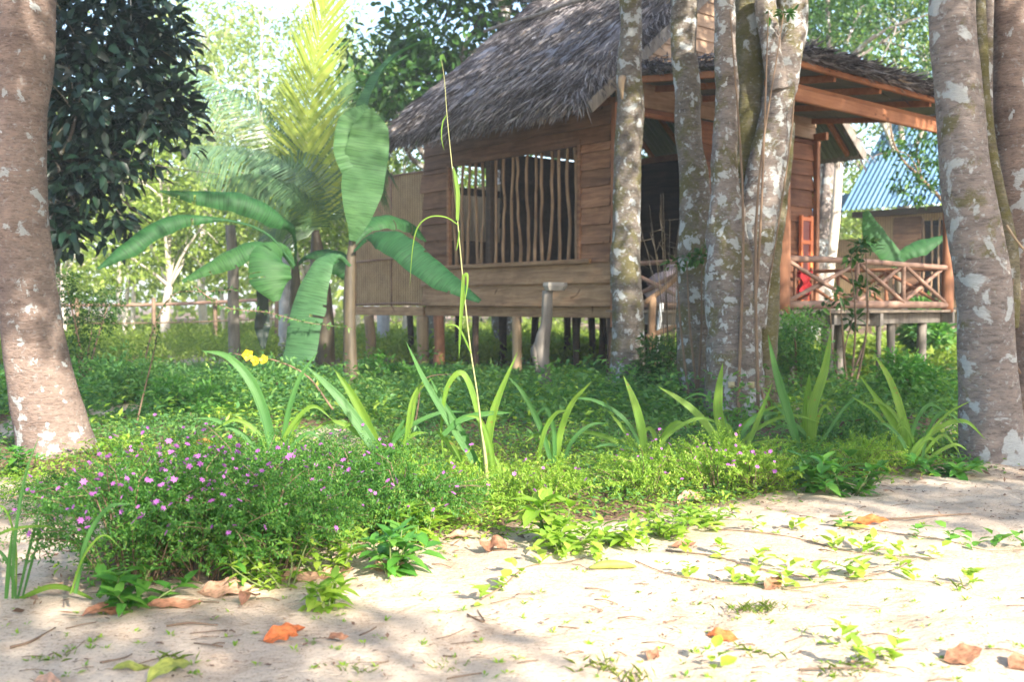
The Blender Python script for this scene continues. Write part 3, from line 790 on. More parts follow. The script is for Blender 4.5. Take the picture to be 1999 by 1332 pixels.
pbm = MB(); bar(pbm, (-.12, PY - .045, 2.845), (PX + .25, PY - .045, 2.845), .05, .125, bev=.008); hp('porch_beam', pbm, M['beam_wood'])
prf = MB(); PXL, PYF = -.06, -2.42
corrugated(prf, (PXL, PYF, pt(PYF)), (PX + .5, PYF, pt(PYF)), (PX + .5, -.07, pt(-.07)), (PXL, -.07, pt(-.07)), 42, .011)
pr = hp('porch_roof', prf, M['metal_under'])
b = MB(); bar(b, (PXL - .02, PYF + .01, pt(PYF) - .02), (PX + .52, PYF + .01, pt(PYF) - .02), .05, .055)
for xx in (PXL + .03, .6, 1.45, 2.5, PX + .45): bar(b, (xx, PYF + .05, pt(PYF) - .05), (xx, -.1, pt(-.1) - .05), .045, .07)
bar(b, (PXL, PY + .06, 2.955), (PX + .45, PY + .06, 2.955), .045, .06)
hp('rafters', b, M['beam_wood'], pr)
th = MB()
def pslab():
    ny_, nx_ = 16, 40
    X = np.linspace(PXL - .06, PX + .55, nx_); Y = np.linspace(PYF - .08, -.05, ny_)
    XX, YY = np.meshgrid(X, Y)
    e = np.minimum(1, .5 + 3 * np.minimum(np.minimum(XX - PXL + .06, PX + .55 - XX), YY - PYF + .08))
    Zt = pt(YY) + .10 * e * (1 + .5 * (vnoise(XX * 4, YY * 4) - .5)) + .015; Zb = pt(YY) + .016
    V = np.concatenate([np.stack([XX, YY, Zt], -1).reshape(-1, 3), np.stack([XX, YY, Zb], -1).reshape(-1, 3)]); N0 = nx_ * ny_
    i_ = np.arange(ny_ - 1)[:, None] * nx_; j_ = np.arange(nx_ - 1)[None, :]
    F = np.stack([i_ + j_, i_ + j_ + 1, i_ + nx_ + j_ + 1, i_ + nx_ + j_], -1).reshape(-1, 4)
    e = [[k, k + 1, N0 + k + 1, N0 + k] for k in range(nx_ - 1)] + [[k * nx_, (k + 1) * nx_, N0 + (k + 1) * nx_, N0 + k * nx_] for k in range(ny_ - 1)] + [[k * nx_ + nx_ - 1, (k + 1) * nx_ + nx_ - 1, N0 + (k + 1) * nx_ + nx_ - 1, N0 + k * nx_ + nx_ - 1] for k in range(ny_ - 1)]
    th.addm(V, [F, F + N0, np.array(e)])
pslab()
n = 7000
x_ = rng.uniform(PXL - .06, PX + .55, n); y_ = rng.uniform(PYF - .1, -.1, n); y_[:3200] = PYF - .08 + rng.uniform(-.03, .25, 3200)
sel = slice(3200, 4300); x_[sel] = PXL - .06 + rng.uniform(-.02, .12, 1100)
pos = np.stack([x_, y_, pt(y_) + .02 + rng.uniform(0, .12, n)], 1)
d = np.stack([rng.normal(0, .45, n), -np.ones(n), rng.normal(-.05, .3, n)], 1); d[sel, 0] -= .8; d[sel, 2] -= .1
leaves(th, pos, d, np.array([0, 0, 1.0]) + rng.normal(0, .6, (n, 3)), rng.uniform(.06, .22, n), rng.uniform(.01, .026, n), 'rhomb', .1)
hp('thatch', th, M['thatch'], pr)

def railing(name, A, B, zt, zb, posts, sag, mat=M['rail_wood'], rt=.034, rb=.042):
    A = np.array(A, float); B = np.array(B, float)
    r = MB(); f = lambda t, z: (A[0] + (B[0] - A[0]) * t, A[1] + (B[1] - A[1]) * t, z)
    tube(r, [f(0, zt), f(.33, zt + sag), f(.66, zt), f(1, zt - sag)], [rt, rt * .9, rt * .95], 9, 14, .08, 3, 4)
    root = hp(name, r, mat, None, True)
    r = MB(); tube(r, [f(0, zb), f(.5, zb + sag * .5), f(1, zb)], [rb], 9, 10, .08, 5, 4); hp('bottom_rail', r, mat, root, True)
    for k, t in enumerate(posts[1:-1]):
        r = MB(); tube(r, [f(t, zb), f(t, zt)], [.026, .024], 8, 6, .06, k, 5); hp('baluster', r, mat, root, True)
    for a, b_ in zip(posts[:-1], posts[1:]):
        for za, zb_, off in ((zt - .03, zb + .03, .02), (zb + .03, zt - .03, -.02)):
            r = MB(); p = np.array(f(a + .01, za)); q = np.array(f(b_ - .01, zb_)); nn = nrm(np.cross(B - A, [0, 0, 1])) * off
            tube(r, [p + nn, (p + q) / 2 + nn + np.array([0, 0, random.uniform(-.01, .01)]), q + nn], [.020, .024, .019], 8, 8, .08, k + 9, 4); hp('cross_brace', r, mat, root, True)
railing('porch_railing', (.06, PY, 0), (PX - .06, PY, 0), 1.29, .845, [0, .40, .70, 1], .012)
railing('porch_railing', (0, -.12, 0), (0, PY + .08, 0), 1.29, .845, [0, .5, 1], .01, rt=.026, rb=.03)
railing('porch_railing', (PX, -.12, 0), (PX, PY + .08, 0), 1.27, .845, [0, .33, .66, 1], .01, M['post_wood'], .026, .03)

# things kept on the porch
q = thing('folded_quilt', 'pale pink quilt heaped behind the side railing of the porch', 'quilt', hl(.30, -.55, .79), THETA)
qb = MB()
for k in range(4):
    cx, cy, cz, rx, rz_ = [(0, 0, .16, .26, .17), (.12, .14, .30, .2, .12), (-.05, -.12, .33, .17, .12), (.1, -.05, .44, .15, .09)][k]
    u_ = np.linspace(0, math.pi, 12); v_ = np.linspace(0, 2 * math.pi, 18, endpoint=False)
    U, V_ = np.meshgrid(u_, v_, indexing='ij')
    rr = 1 + .25 * (vnoise(V_ * 2 + k * 9, U * 3) - .5)
    P_ = np.stack([cx + rx * np.sin(U) * np.cos(V_) * rr, cy + rx * np.sin(U) * np.sin(V_) * rr, cz + rz_ * np.cos(U) * rr], -1).reshape(-1, 3)
    i_ = np.arange(11)[:, None] * 18; j_ = np.arange(18)[None, :]; jj = (j_ + 1) % 18
    qb.add(P_, np.stack([i_ + j_, i_ + jj, i_ + 18 + jj, i_ + 18 + j_], -1).reshape(-1, 4))
qb.build('cloth', M['pink_cloth'], q, local=True)
rc = MB()
P_ = []
for a in range(11):
    for b_ in range(9):
        t = a / 10; s_ = b_ / 8
        P_.append((2.54 + .20 * t, -.75 + .03 * math.sin(s_ * 9 + t * 4), 1.25 - .26 * s_ + .02 * math.sin(t * 14)))
i_ = np.arange(10)[:, None] * 9; j_ = np.arange(8)[None, :]
F = np.stack([i_ + j_, i_ + j_ + 1, i_ + 9 + j_ + 1, i_ + 9 + j_], -1).reshape(-1, 4)
Pb = np.array(P_); Pb2 = Pb + np.array([0, .05, 0])
rc.addm(np.vstack([Pb, Pb2]), [F, F[:, ::-1] + 99, np.array([[k, k + 9, k + 108, k + 99] for k in range(0, 90, 9)] + [[k + 8, k + 17, k + 116, k + 107] for k in range(0, 90, 9)])])
ch = thing('porch_chair', 'small porch chair draped with a bright red cloth behind the railing', 'chair', hl(2.65, -.75, .79), THETA)
rcb = MB()
for V_ in [0]:
    pass
rcv = MB(); rcv.v = [np.vstack(rc.v) - np.array([2.65, -.75, .79])]; rcv.f = rc.f; rcv.n = rc.n
rcv.build('red_cloth', M['red_cloth'], ch, local=True)
for (x, y) in ((-.18, 0.05), (.18, .05), (-.18, .42), (.18, .42)):
    b = MB(); bar(b, (x, y, 0), (x, y, .52 if y < .2 else .40), .035, .035, (0, 1, 0)); b.build('leg', M['post_wood'], ch, False, True)
b = MB(); box(b, -.21, .21, .03, .45, .36, .39); b.build('seat', M['post_wood'], ch, False, True)

# stair rails in front of the side railing, leaning pipe
def simple_thing(name, label, cat, mb, mat, smooth=True, group=None):
    o = mb.build(name, mat, None, smooth); return tag(o, label, cat, group)
d = 10.3
b = MB(); p0 = at(1275, 720, d); p0[2] = 0; tube(b, [p0 - [0, 0, .1], at(1272, 650, d), at(1274, 580, d)], [.042, .04, .038], 9, 8, .08, 3, 4)
st = thing('stair_rail', 'rough forked post with two slanting handrails beside the porch steps', 'handrail', p0)
b.build('post', M['bar_wood'], st)
b = MB(); tube(b, [at(1258, 592, d), at(1300, 560, d), at(1345, 520, d - .2)], [.028, .03, .026], 8, 10, .1, 5, 4); b.build('handrail', M['bar_wood'], st)
b = MB(); tube(b, [at(1262, 658, d), at(1300, 645, d), at(1345, 630, d - .2)], [.026, .03, .024], 8, 10, .1, 6, 4); b.build('handrail', M['bar_wood'], st)
b = MB(); tube(b, [at(1292, 592, 10.6), at(1281, 690, 10.6)], [.022, .022], 10, 3)
simple_thing('leaning_pipe', 'thin white plastic pipe leaning against the porch by the stair rail', 'pipe', b, M['white_pipe'])

# the old post with a flat stone on it
d = 10.0
p0 = at(1068, 740, d); p0[2] = 0
sp = thing('stump_post', 'weathered grey post with a flat slab on top, standing before the window', 'post', p0)
b = MB(); tube(b, [p0 - [0, 0, .1], at(1057, 680, d), at(1066, 630, d), at(1071, 568, d)], [.085, .07, .052, .05], 12, 16, .22, 8, 5)
tube(b, [at(1052, 728, d), at(1044, 690, d), at(1048, 668, d)], [.04, .045, .02], 9, 8, .25, 9, 6)
b.build('post', M['grey_wood'], sp)
b = MB()
c = at(1082, 560, d)
n = 9; a = np.linspace(0, 2 * math.pi, n, endpoint=False); rr = np.array([.13, .10, .12, .13, .11, .12, .13, .10, .12])
top = np.stack([c[0] + rr * np.cos(a) * .95, c[1] + rr * np.sin(a), np.full(n, c[2] + .042)], 1); mid = np.stack([c[0] + rr * np.cos(a) * 1.0, c[1] + rr * np.sin(a) * 1.05, np.full(n, c[2] + .01)], 1); bot = np.stack([c[0] + rr * np.cos(a) * .8, c[1] + rr * np.sin(a) * .9, np.full(n, c[2] - .035)], 1)
k_ = np.arange(n); kk = (k_ + 1) % n
b.addm(np.vstack([top, mid, bot]), [k_[None, :], np.stack([k_ + n, kk + n, kk, k_], 1), np.stack([k_ + 2 * n, kk + 2 * n, kk + n, k_ + n], 1), (k_[::-1] + 2 * n)[None, :]])
b.build('slab', M['stone'], sp, smooth=False)

# ------------------------------------------------------------------ second hut with the blue metal roof
near = np.array([7.95 + .656 * 2.4, 21.5 - .7547 * 2.4, 0])
h2 = thing('metal_roofed_hut', 'neighbouring hut with a blue corrugated metal roof seen beyond the porch', 'hut', near, THETA)
def h2p(name, mb, mat, parent=None, smooth=False): return mb.build(name, mat, parent or h2, smooth=smooth, local=True)
W2, L2, E2 = 3.6, 3.35, 2.9
b = MB(); corrugated(b, (-.0, -.5, E2), (0, L2 + .25, E2), (2.8, L2 + .25, E2 + 3.1), (2.8, -.5, E2 + 3.1), 34, .022)
r2 = h2p('roof', b, M['blue_metal'], None, False)
b = MB(); corrugated(b, (5.6, -.5, E2), (5.6, L2 + .25, E2), (2.8, L2 + .25, E2 + 3.1), (2.8, -.5, E2 + 3.1), 34, .022); h2p('roof_slope', b, M['blue_metal'], r2)
b = MB(); corrugated(b, (-.3, L2 + .3, 2.55), (-.3, L2 + 1.7, 2.55), (.8, L2 + 1.7, 3.35), (.8, L2 + .3, 3.35), 12, .022); h2p('low_roof', b, M['blue_metal'], r2)
b = MB(); box(b, .45, .5, .0, .25, .8, 2.75); box(b, .45, .5, 2.0, L2, .8, 2.75); box(b, .45, .5, .25, 2.0, .8, 1.0); box(b, .45, .5, .25, 2.0, 2.60, 2.75)
box(b, .5, 4.2, L2 - .04, L2, .8, 2.75); box(b, 4.16, 4.2, 0, L2, .8, 2.75); box(b, .5, 4.2, 0, .04, .8, 2.75)
h2p('wall', b, M['woven'])
b = MB(); siding_y(b, .44, 1.98, 2.6, .82, 2.7, .22); h2p('board_wall', b, M['wall_wood'])
b = MB(); box(b, .2, 4.2, .02, L2 + .1, 2.75, 2.87); h2p('eave_beam', b, M['dark_wood'])
b = MB(); box(b, .42, .52, L2 + .05, L2 + 1.5, .8, 2.3); h2p('annex_wall', b, M['woven'])
for k in range(10):
    b = MB(); y_ = .33 + k * .18; tube(b, [(.44, y_, .95), (.44, y_ + random.uniform(-.04, .04), 1.8), (.44, y_, 2.66)], [.022], 6, 6, .1, k, 4); h2p('window_bar', b, M['bar_wood'], None, True)
for (x, y) in ((.5, .1), (.5, 1.2), (.5, 2.3), (.5, 3.2), (4.1, .1), (4.1, 3.2), (2.2, .1), (2.2, 3.2)):
    b = MB(); tube(b, [(x, y, -.1), (x, y, .8)], [.07], 8, 4, .08, 2, 3); h2p('stilt', b, M['pale_post'], None, True)
b = MB(); box(b, .3, 4.2, 0, L2, .74, .80); h2p('floor', b, M['grey_wood'])

# ------------------------------------------------------------------ trees
def crown_cloud(mb, centers, radii, n, L, W, seed, kind='rhomb', flat=.75, droop=.3, hollow=.55, clump=26):
    """leaves in small clumps through several ellipsoids, thicker towards their outside"""
    r = np.random.default_rng(seed)
    centers = np.asarray(centers, float); radii = np.asarray(radii, float)
    wts = radii ** 2; wts = wts / wts.sum()
    nc = max(1, n // clump)
    k = r.choice(len(centers), nc, p=wts)
    dirs = nrm(r.normal(0, 1, (nc, 3)))
    rad = r.uniform(hollow, 1.0, nc) ** .6
    cc = centers[k] + dirs * (radii[k] * rad)[:, None] * np.array([1, 1, flat])
    cr = radii[k] * r.uniform(.10, .24, nc)
    idx = r.integers(0, nc, n)
    p = cc[idx] + r.normal(0, 1, (n, 3)) * cr[idx][:, None] * np.array([1, 1, .7])
    d = nrm(p - cc[idx]) * .8 + dirs[idx] * .4 + r.normal(0, .35, (n, 3)); d[:, 2] -= droop
    up = np.array([0, 0, 1.0]) + r.normal(0, .55, (n, 3)) + dirs[idx] * .3
    leaves(mb, p, d, up, L * r.uniform(.65, 1.2, n), W * r.uniform(.7, 1.15, n), kind, .12)
    return cc
def stem_from(pts, d0, d1=None, ground=True):
    """[(px, py, width px)] top to bottom -> path (bottom to top) and radii at distance d0"""
    P = []; R = []
    for px, py, w in pts[::-1]:
        P.append(at(px, py, d0)); R.append(w / 2 / FPX * d0)
    P = np.array(P); R = np.array(R)
    if ground:
        b = P[0].copy(); b[2] = -.15; P = np.vstack([b, P]); R = np.concatenate([[R[0] * 1.06], R])
    return P, R
def grow_up(P, R, H, seed, bend=.25):
    r = np.random.default_rng(seed)
    t = nrm(P[-1] - P[-2]); p = P[-1].copy(); rad = R[-1]
    PP = [*P]; RR = [*R]
    while p[2] < H:
        t = nrm(t * np.array([.8, .8, 1]) + r.normal(0, bend * .3, 3)); t[2] = max(t[2], .75)
        p = p + t * .9; rad *= .86; PP.append(p.copy()); RR.append(rad)
    return np.array(PP), np.array(RR)
def limbs(mb, top, centers, r0, seed, start=.0):
    r = np.random.default_rng(seed)
    for c in centers:
        c = np.asarray(c, float); m = (top + c) / 2 + r.normal(0, .15, 3)
        tube(mb, [top, m, c], [r0, r0 * .6, r0 * .2], 7, 8, .1, seed, 3, cap=False)
        for q in range(4):
            e = c + r.normal(0, 1, 3) * .5; tube(mb, [m * .4 + c * .6, (m + e) / 2 * .5 + c * .5, e], [r0 * .3, r0 * .2, r0 * .08], 5, 5, cap=False)

# left foreground trunk
def root_loc(P): return (P[0][0], P[0][1], 0)
P, R = stem_from([(48, -20, 116), (42, 100, 116), (36, 220, 100), (28, 330, 112), (32, 450, 116), (48, 560, 112), (68, 680, 118), (88, 780, 130), (104, 850, 140), (113, 895, 156)], 5.75)
t1 = thing('shade_tree', 'big reddish brown trunk with white lichen at the left edge of the photo', 'tree', root_loc(P))
P2, R2 = grow_up(P, R, 5.6, 1)
b = MB(); tube(b, P2, R2, 36, 170, .06, 1, 2.4)
# the second ridge running down its right side
b.build('trunk', M['bark_red'], t1)
b = MB(); cs = [P2[-1] + q for q in ([-1.2, .6, .6], [.4, 1.4, 1.0], [-.9, -1.2, 1.0], [.2, -.3, 1.8])]
limbs(b, P2[-1], cs, .09, 3); b.build('limb', M['bark_red'], t1)
b = MB(); crown_cloud(b, cs, [1.1, 1.0, 1.1, 1.0], 5200, .13, .06, 21); b.build('crown', M['leaf_mid'], t1)

# slim trunk before the hut corner
P, R = stem_from([(1231, -20, 40), (1232, 60, 42), (1228, 140, 48), (1230, 220, 52), (1223, 320, 54), (1224, 420, 56), (1222, 520, 60), (1226, 620, 66), (1226, 700, 74), (1230, 760, 90)], 9.9)
t2 = thing('shade_tree', 'slim lichen spotted trunk standing alone before the front corner of the hut', 'tree', root_loc(P))
P2, R2 = grow_up(P, R, 7.2, 2)
b = MB(); tube(b, P2, R2, 22, 170, .10, 2, 4); b.build('trunk', M['bark_grey'], t2)
b = MB(); q_ = at(1216, 150, 9.8); tube(b, [q_, q_ + [-.02, -.06, -.06], q_ + [-.01, -.05, -.22]], [.03, .035, .01], 7, 6, .2, 3, 6); b.build('broken_branch', M['pale_post'], t2)
b = MB(); cs = [P2[-1] + q for q in ([1.3, .1, .6], [.9, -.7, 1.2], [1.9, -.3, 1.1])]
limbs(b, P2[-1], cs, .07, 4); b.build('limb', M['bark_grey'], t2)
b = MB(); crown_cloud(b, cs, [.9, 1.0, .9], 5200, .12, .06, 22); b.build('crown', M['leaf_mid'], t2)

# tree with two stems: left one of the central group
P, R = stem_from([(1337, -20, 46), (1336, 80, 44), (1342, 170, 44), (1345, 260, 46), (1352, 340, 50), (1358, 420, 54), (1358, 520, 60), (1356, 620, 64), (1358, 700, 66), (1366, 760, 62), (1376, 800, 70)], 8.5)
t3 = thing('shade_tree', 'mottled trunk leaning left beside the forked trunks in the middle', 'tree', root_loc(P))
P2, R2 = grow_up(P, R, 6.4, 5)
b = MB(); tube(b, P2, np.array(R2) * 1.12, 22, 170, .10, 5, 4); b.build('trunk', M['bark_grey'], t3)
b = MB(); cs = [P2[-1] + q for q in ([1.1, .3, .9], [1.6, -.4, 1.4])]
limbs(b, P2[-1], cs, .07, 6); b.build('limb', M['bark_grey'], t3)
b = MB(); crown_cloud(b, cs, [.9, 1.0], 3200, .12, .06, 23); b.build('crown', M['leaf_mid'], t3)

# the forked cluster
D = 7.6
stems = [([(1412, -20, 34), (1416, 90, 36), (1418, 200, 38), (1414, 300, 42), (1418, 380, 52), (1422, 470, 74), (1426, 560, 86), (1432, 660, 92), (1436, 760, 98), (1436, 822, 112)], D),
         ([(1546, -20, 48), (1544, 60, 50), (1533, 130, 50), (1518, 210, 54), (1500, 300, 60), (1487, 390, 66), (1474, 470, 72), (1462, 560, 70), (1456, 640, 66)], D + .06),
         ([(1490, -20, 32), (1500, 50, 34), (1508, 110, 36), (1520, 175, 36)], D - .02),
         ([(1462, -20, 44), (1462, 100, 46), (1462, 220, 46), (1452, 330, 48), (1448, 430, 56), (1446, 520, 60)], D + .22),
         ([(1532, 240, 34), (1522, 340, 36), (1512, 440, 38), (1500, 520, 40), (1494, 620, 42), (1492, 720, 44), (1494, 790, 54)], D + .16)]
base = at(1440, 822, D); base[2] = 0
t4 = thing('forked_tree', 'cluster of forked trunks with large pale lichen patches in the middle', 'tree', base)
tops = []
for k, (pts, dd) in enumerate(stems):
    P, R = stem_from(pts, dd, ground=(pts[-1][1] > 780))
    if k in (0, 1): P, R = grow_up(P, R, 5.6, 10 + k)
    tops.append(P[-1])
    R = np.array(R) * 1.14
    b = MB(); tube(b, P, R, 24, 150, .12, k + 11, 5); b.build('trunk', [M['bark_grey2'], M['bark_grey2'], M['bark_grey2'], M['bark_mossy'], M['bark_mossy']][k], t4)
cs = [tops[0] + np.array([-.7, .2, .8]), tops[1] + np.array([.8, .3, .7]), tops[1] + np.array([.2, -.8, 1.0])]
b = MB(); limbs(b, (tops[0] + tops[1]) / 2, cs, .06, 7); b.build('limb', M['bark_grey2'], t4)
b = MB(); crown_cloud(b, cs, [.9, .9, .8], 4200, .12, .06, 24); b.build('crown', M['leaf_mid'], t4)
b = MB(); tube(b, [at(1478, 640, D - .02), at(1482, 700, D - .12), at(1486, 760, D - .1), at(1500, 810, D - .05)], [.008], 5, 14, .1, 3, 4)
tube(b, [at(1550, 195, D - .1), at(1540, 300, D - .05), at(1500, 560, D - .05), at(1478, 650, D - .06)], [.006], 5, 20, .1, 5, 4)
v = simple_thing('climbing_vine', 'thin bare vine hanging down the forked trunks', 'vine', b, M['stem_brown'])
b = MB()
for (px, py) in ((1428, 752), (1467, 752)):
    c = at(px, py, D - .20); box(b, c[0] - .022, c[0] + .022, c[1], c[1] + .02, c[2] - .022, c[2] + .022)
    tube(b, [c + [0, .01, 0], c + [0, .12, .0]], [.012], 6, 3)
tube(b, [at(1428, 752, D - .21), at(1447, 757, D - .22), at(1467, 750, D - .21)], [.004], 5, 8)
simple_thing('wire_holder', 'two cream insulators wired low on the forked trunk', 'insulator', b, M['stem_pale'])

# right foreground group
D = 5.45
base = at(1930, 905, D); base[2] = 0
t5 = thing('forked_tree', 'massive smooth trunks with white lichen at the right edge of the photo', 'tree', base)
stems = [([(1857, -20, 84), (1860, 80, 86), (1872, 180, 88), (1880, 280, 92), (1890, 380, 96), (1905, 470, 98), (1919, 560, 100), (1924, 660, 104), (1930, 760, 112), (1936, 850, 124), (1942, 912, 146)], D, 'bark_pale'),
         ([(1968, -20, 62), (1970, 90, 62), (1972, 180, 66), (1978, 280, 76), (1985, 380, 82), (1990, 480, 80), (1998, 600, 78), (2006, 720, 84), (2012, 830, 92), (2012, 900, 110)], D + .25, 'bark_red'),
         ([(1911, -20, 22), (1915, 90, 24), (1920, 190, 26), (1932, 290, 28), (1950, 390, 32), (1966, 480, 36), (1968, 560, 40), (1966, 640, 40)], D + .16, 'bark_mossy'),
         ([(1930, -20, 20), (1926, 90, 22), (1926, 180, 22), (1930, 270, 22)], D + .22, 'bark_grey2')]
tops = []
for k, (pts, dd, mt) in enumerate(stems):
    P, R = stem_from(pts, dd, ground=(pts[-1][1] > 780))
    if k in (0, 1): P, R = grow_up(P, R, 5.2, 30 + k, .1)
    tops.append(P[-1])
    b = MB(); tube(b, P, R, 36 if k < 2 else 14, 160, .055 if k < 2 else .1, k + 31, 3); b.build('trunk', M[mt], t5)
cs = [tops[0] + np.array([-.5, .2, 1.3]), tops[1] + np.array([.9, .3, 1.0]), tops[1] + np.array([.5, -.9, 1.4]), tops[0] + np.array([.8, .8, 2.3])]
b = MB(); limbs(b, (tops[0] + tops[1]) / 2, cs, .09, 8); b.build('limb', M['bark_pale'], t5)
b = MB(); crown_cloud(b, cs, [.9, 1.2, 1.1, 1.2], 6500, .13, .065, 25); b.build('crown', M['leaf_mid'], t5)
b = MB(); tube(b, [at(1965, 440, D - .05), at(1985, 470, D - .10), at(2010, 500, D - .1)], [.008, .006], 5, 8, .1, 3, 4); b.build('twig', M['pale_post'], t5)
b = MB(); tube(b, [at(1978, 545, D), at(1968, 610, D - .02), at(1975, 690, D), at(1992, 730, D)], [.006], 5, 12, .1, 4, 4); b.build('twig', M['stem_brown'], t5)

# tree builder, also for unseen trees added outside the frame to shade the garden
def big_tree(name, label, loc, H, cr, seed, mat, n=5200, L=.16, W=.08, bark='bark_grey', spread=1.0, kind='rhomb', r0=.16, flat=.75, low=0.45, group=None, lean=(0, 0), clump=26):
    r = np.random.default_rng(seed)
    t = thing(name, label, 'tree', loc, group=group)
    loc = np.asarray(loc, float)
    top = loc + np.array([lean[0], lean[1], H * low + .3])
    b = MB(); tube(b, [loc - [0, 0, .2], loc * .6 + top * .4 + r.normal(0, .12, 3) * [1, 1, 0], top], [r0 * 1.2, r0, r0 * .75], 10, 18, .1, seed, 2); b.build('trunk', M[bark], t)
    k = 6; cs = []
    for q in range(k):
        a = q / k * 6.28 + r.uniform(-.4, .4)
        cs.append(top + np.array([math.cos(a) * cr * .55 * spread, math.sin(a) * cr * .55 * spread, r.uniform(.15, .75) * (H - top[2])]))
    cs.append(top + np.array([0, 0, (H - top[2]) * .8]))
    rad = [cr * r.uniform(.42, .6) for _ in cs]
    b = MB(); limbs(b, top, cs, r0 * .45, seed); b.build('limb', M[bark], t)
    b = MB(); crown_cloud(b, cs, rad, n, L, W, seed, kind, flat, clump=clump); b.build('crown', M[mat], t)
    return t

# glossy tree behind the left trunk, shade put into its dark leaf colour
base = at(78, 600, 10.6); base[2] = 0
t6 = thing('dark_evergreen', 'dark leafy evergreen behind the big left trunk', 'tree', base)
cs = [at(200, 60, 10.6), at(290, 130, 10.9), at(160, 180, 10.3), at(300, 40, 11), at(200, 290, 10.6), at(300, 230, 10.7), at(140, 380, 10.5), at(230, 400, 10.8), at(170, 450, 10.6), at(120, 280, 10.6), at(100, 80, 10.6), at(330, 210, 10.9), at(180, -60, 10.7), at(60, 420, 10.9), at(20, 250, 11)]
rd = [.60, .50, .55, .42, .55, .45, .42, .36, .32, .55, .6, .28, .6, .4, .6]
b = MB(); top = base + [0.1, 0, 2.4]; tube(b, [base - [0, 0, .2], base + [.05, .1, 1.2], top, top + [-.05, .1, 1.4]], [.14, .12, .10, .06], 10, 14, .1, 5, 2); b.build('trunk', M['bark_grey'], t6)
b = MB(); limbs(b, top, cs, .035, 9); b.build('limb', M['bark_grey'], t6)
b = MB(); crown_cloud(b, cs, rd, 4300, .19, .085, 31, 'oval', .9, .25, .2, clump=8)
b.build('crown', M['leaf_dark'], t6)

# far trees
FT = [
 # label, px, d, H, crown r, mat, n, L
 ('tall pale sunlit tree with bare branches behind the coconut palm', 520, 24, 9.0, 3.0, 'leaf_pale', 5200, .17),
 ('thin pale tree between the dark evergreen and the coconut palm', 400, 27, 9.5, 2.6, 'leaf_pale', 4200, .17),
 ('round yellow green tree low behind the banana leaves', 330, 21, 4.2, 2.0, 'leaf_sunny', 5200, .14),
 ('yellow green tree behind the left trunk and evergreen', 120, 24, 5.0, 2.6, 'leaf_sunny', 5200, .15),
 ('pale tree rising just left of the thatched roof', 700, 26, 8.2, 2.7, 'leaf_pale', 4600, .17),
 ('sunny bushy tree seen over the woven washroom wall', 790, 22, 4.9, 1.9, 'leaf_sunny', 5000, .15),
 ('low sunny tree between the two banana plants', 600, 23, 4.6, 2.1, 'leaf_sunny', 5200, .15),
 ('mid green tree standing behind the low sunny trees', 450, 31, 6.0, 3.0, 'leaf_mid', 5200, .2),
 ('distant green tree at the far left edge', 0, 30, 7.0, 3.2, 'leaf_sunny', 5200, .2),
 ('distant tree filling the gap behind the palm trunk', 640, 36, 8.0, 3.4, 'leaf_sunny', 5200, .22),
 ('distant tree far behind the left fence rail', 240, 38, 8.0, 3.6, 'leaf_sunny', 5200, .22),
]
for k, (lab, px, d, H, cr, mt, n, L) in enumerate(FT):
    c = at(px, 600, d); c[2] = 0
    big_tree('far_tree', lab, c, H, cr, 50 + k, mt, n, L, L * .5, 'bark_far', r0=.10, low=.22 if cr < 2.3 or k in (3,) else .38, flat=.9)
# green trees over the roof
c = at(850, 600, 19); c[2] = 0
t = big_tree('broadleaf_tree', 'dark green broadleaf tree rising behind the thatched roof slope', c, 6.6, 1.9, 71, 'leaf_mid', 5200, .20, .10, 'bark_grey', kind='oval', low=.45, clump=12)
c = at(985, 600, 18); c[2] = 0
t = big_tree('broadleaf_tree', 'deep green tree above the ridge of the thatched roof', c, 8.6, 2.3, 72, 'leaf_dark', 5600, .20, .10, 'bark_grey', kind='oval', low=.66, clump=12)
c = at(1620, 600, 20); c[2] = 0
t = big_tree('broadleaf_tree', 'dark leafy tree with a pinkish trunk above the porch roof', c, 9.0, 3.0, 73, 'leaf_mid', 8500, .13, .07, 'bark_pale', low=.55, r0=.16)
c = at(1760, 600, 23); c[2] = 0
t = big_tree('broadleaf_tree', 'bright green tree above the outer end of the porch roof', c, 8.6, 3.0, 74, 'leaf_sunny', 6500, .15, .08, 'bark_far', low=.4)
c = at(1500, 600, 27); c[2] = 0
t = big_tree('far_tree', 'green tree hidden mostly behind the gable and forked trunks', c, 9.5, 3.4, 75, 'leaf_mid', 5200, .2, .1, 'bark_grey', low=.4)
c = at(1640, 600, 33); c[2] = 0
t = big_tree('far_tree', 'yellow green tree seen through the porch beside the blue roof', c, 7.0, 3.2, 76, 'leaf_sunny', 5200, .22, .11, 'bark_far', low=.2)
c = at(1930, 600, 30); c[2] = 0
t = big_tree('far_tree', 'dark tree beyond the massive trunks at the right edge', c, 9.0, 3.6, 77, 'leaf_mid', 5200, .22, .11, 'bark_grey', low=.3)
c = at(1300, 600, 30); c[2] = 0
t = big_tree('far_tree', 'distant tree seen in slivers between the stilts of the hut', c, 6.0, 3.2, 78, 'leaf_mid', 4200, .22, .11, 'bark_far', low=.15)
c = at(1000, 600, 33); c[2] = 0
t = big_tree('far_tree', 'distant bushy tree visible under the hut floor', c, 5.5, 3.2, 79, 'leaf_mid', 4200, .22, .11, 'bark_far', low=.15)

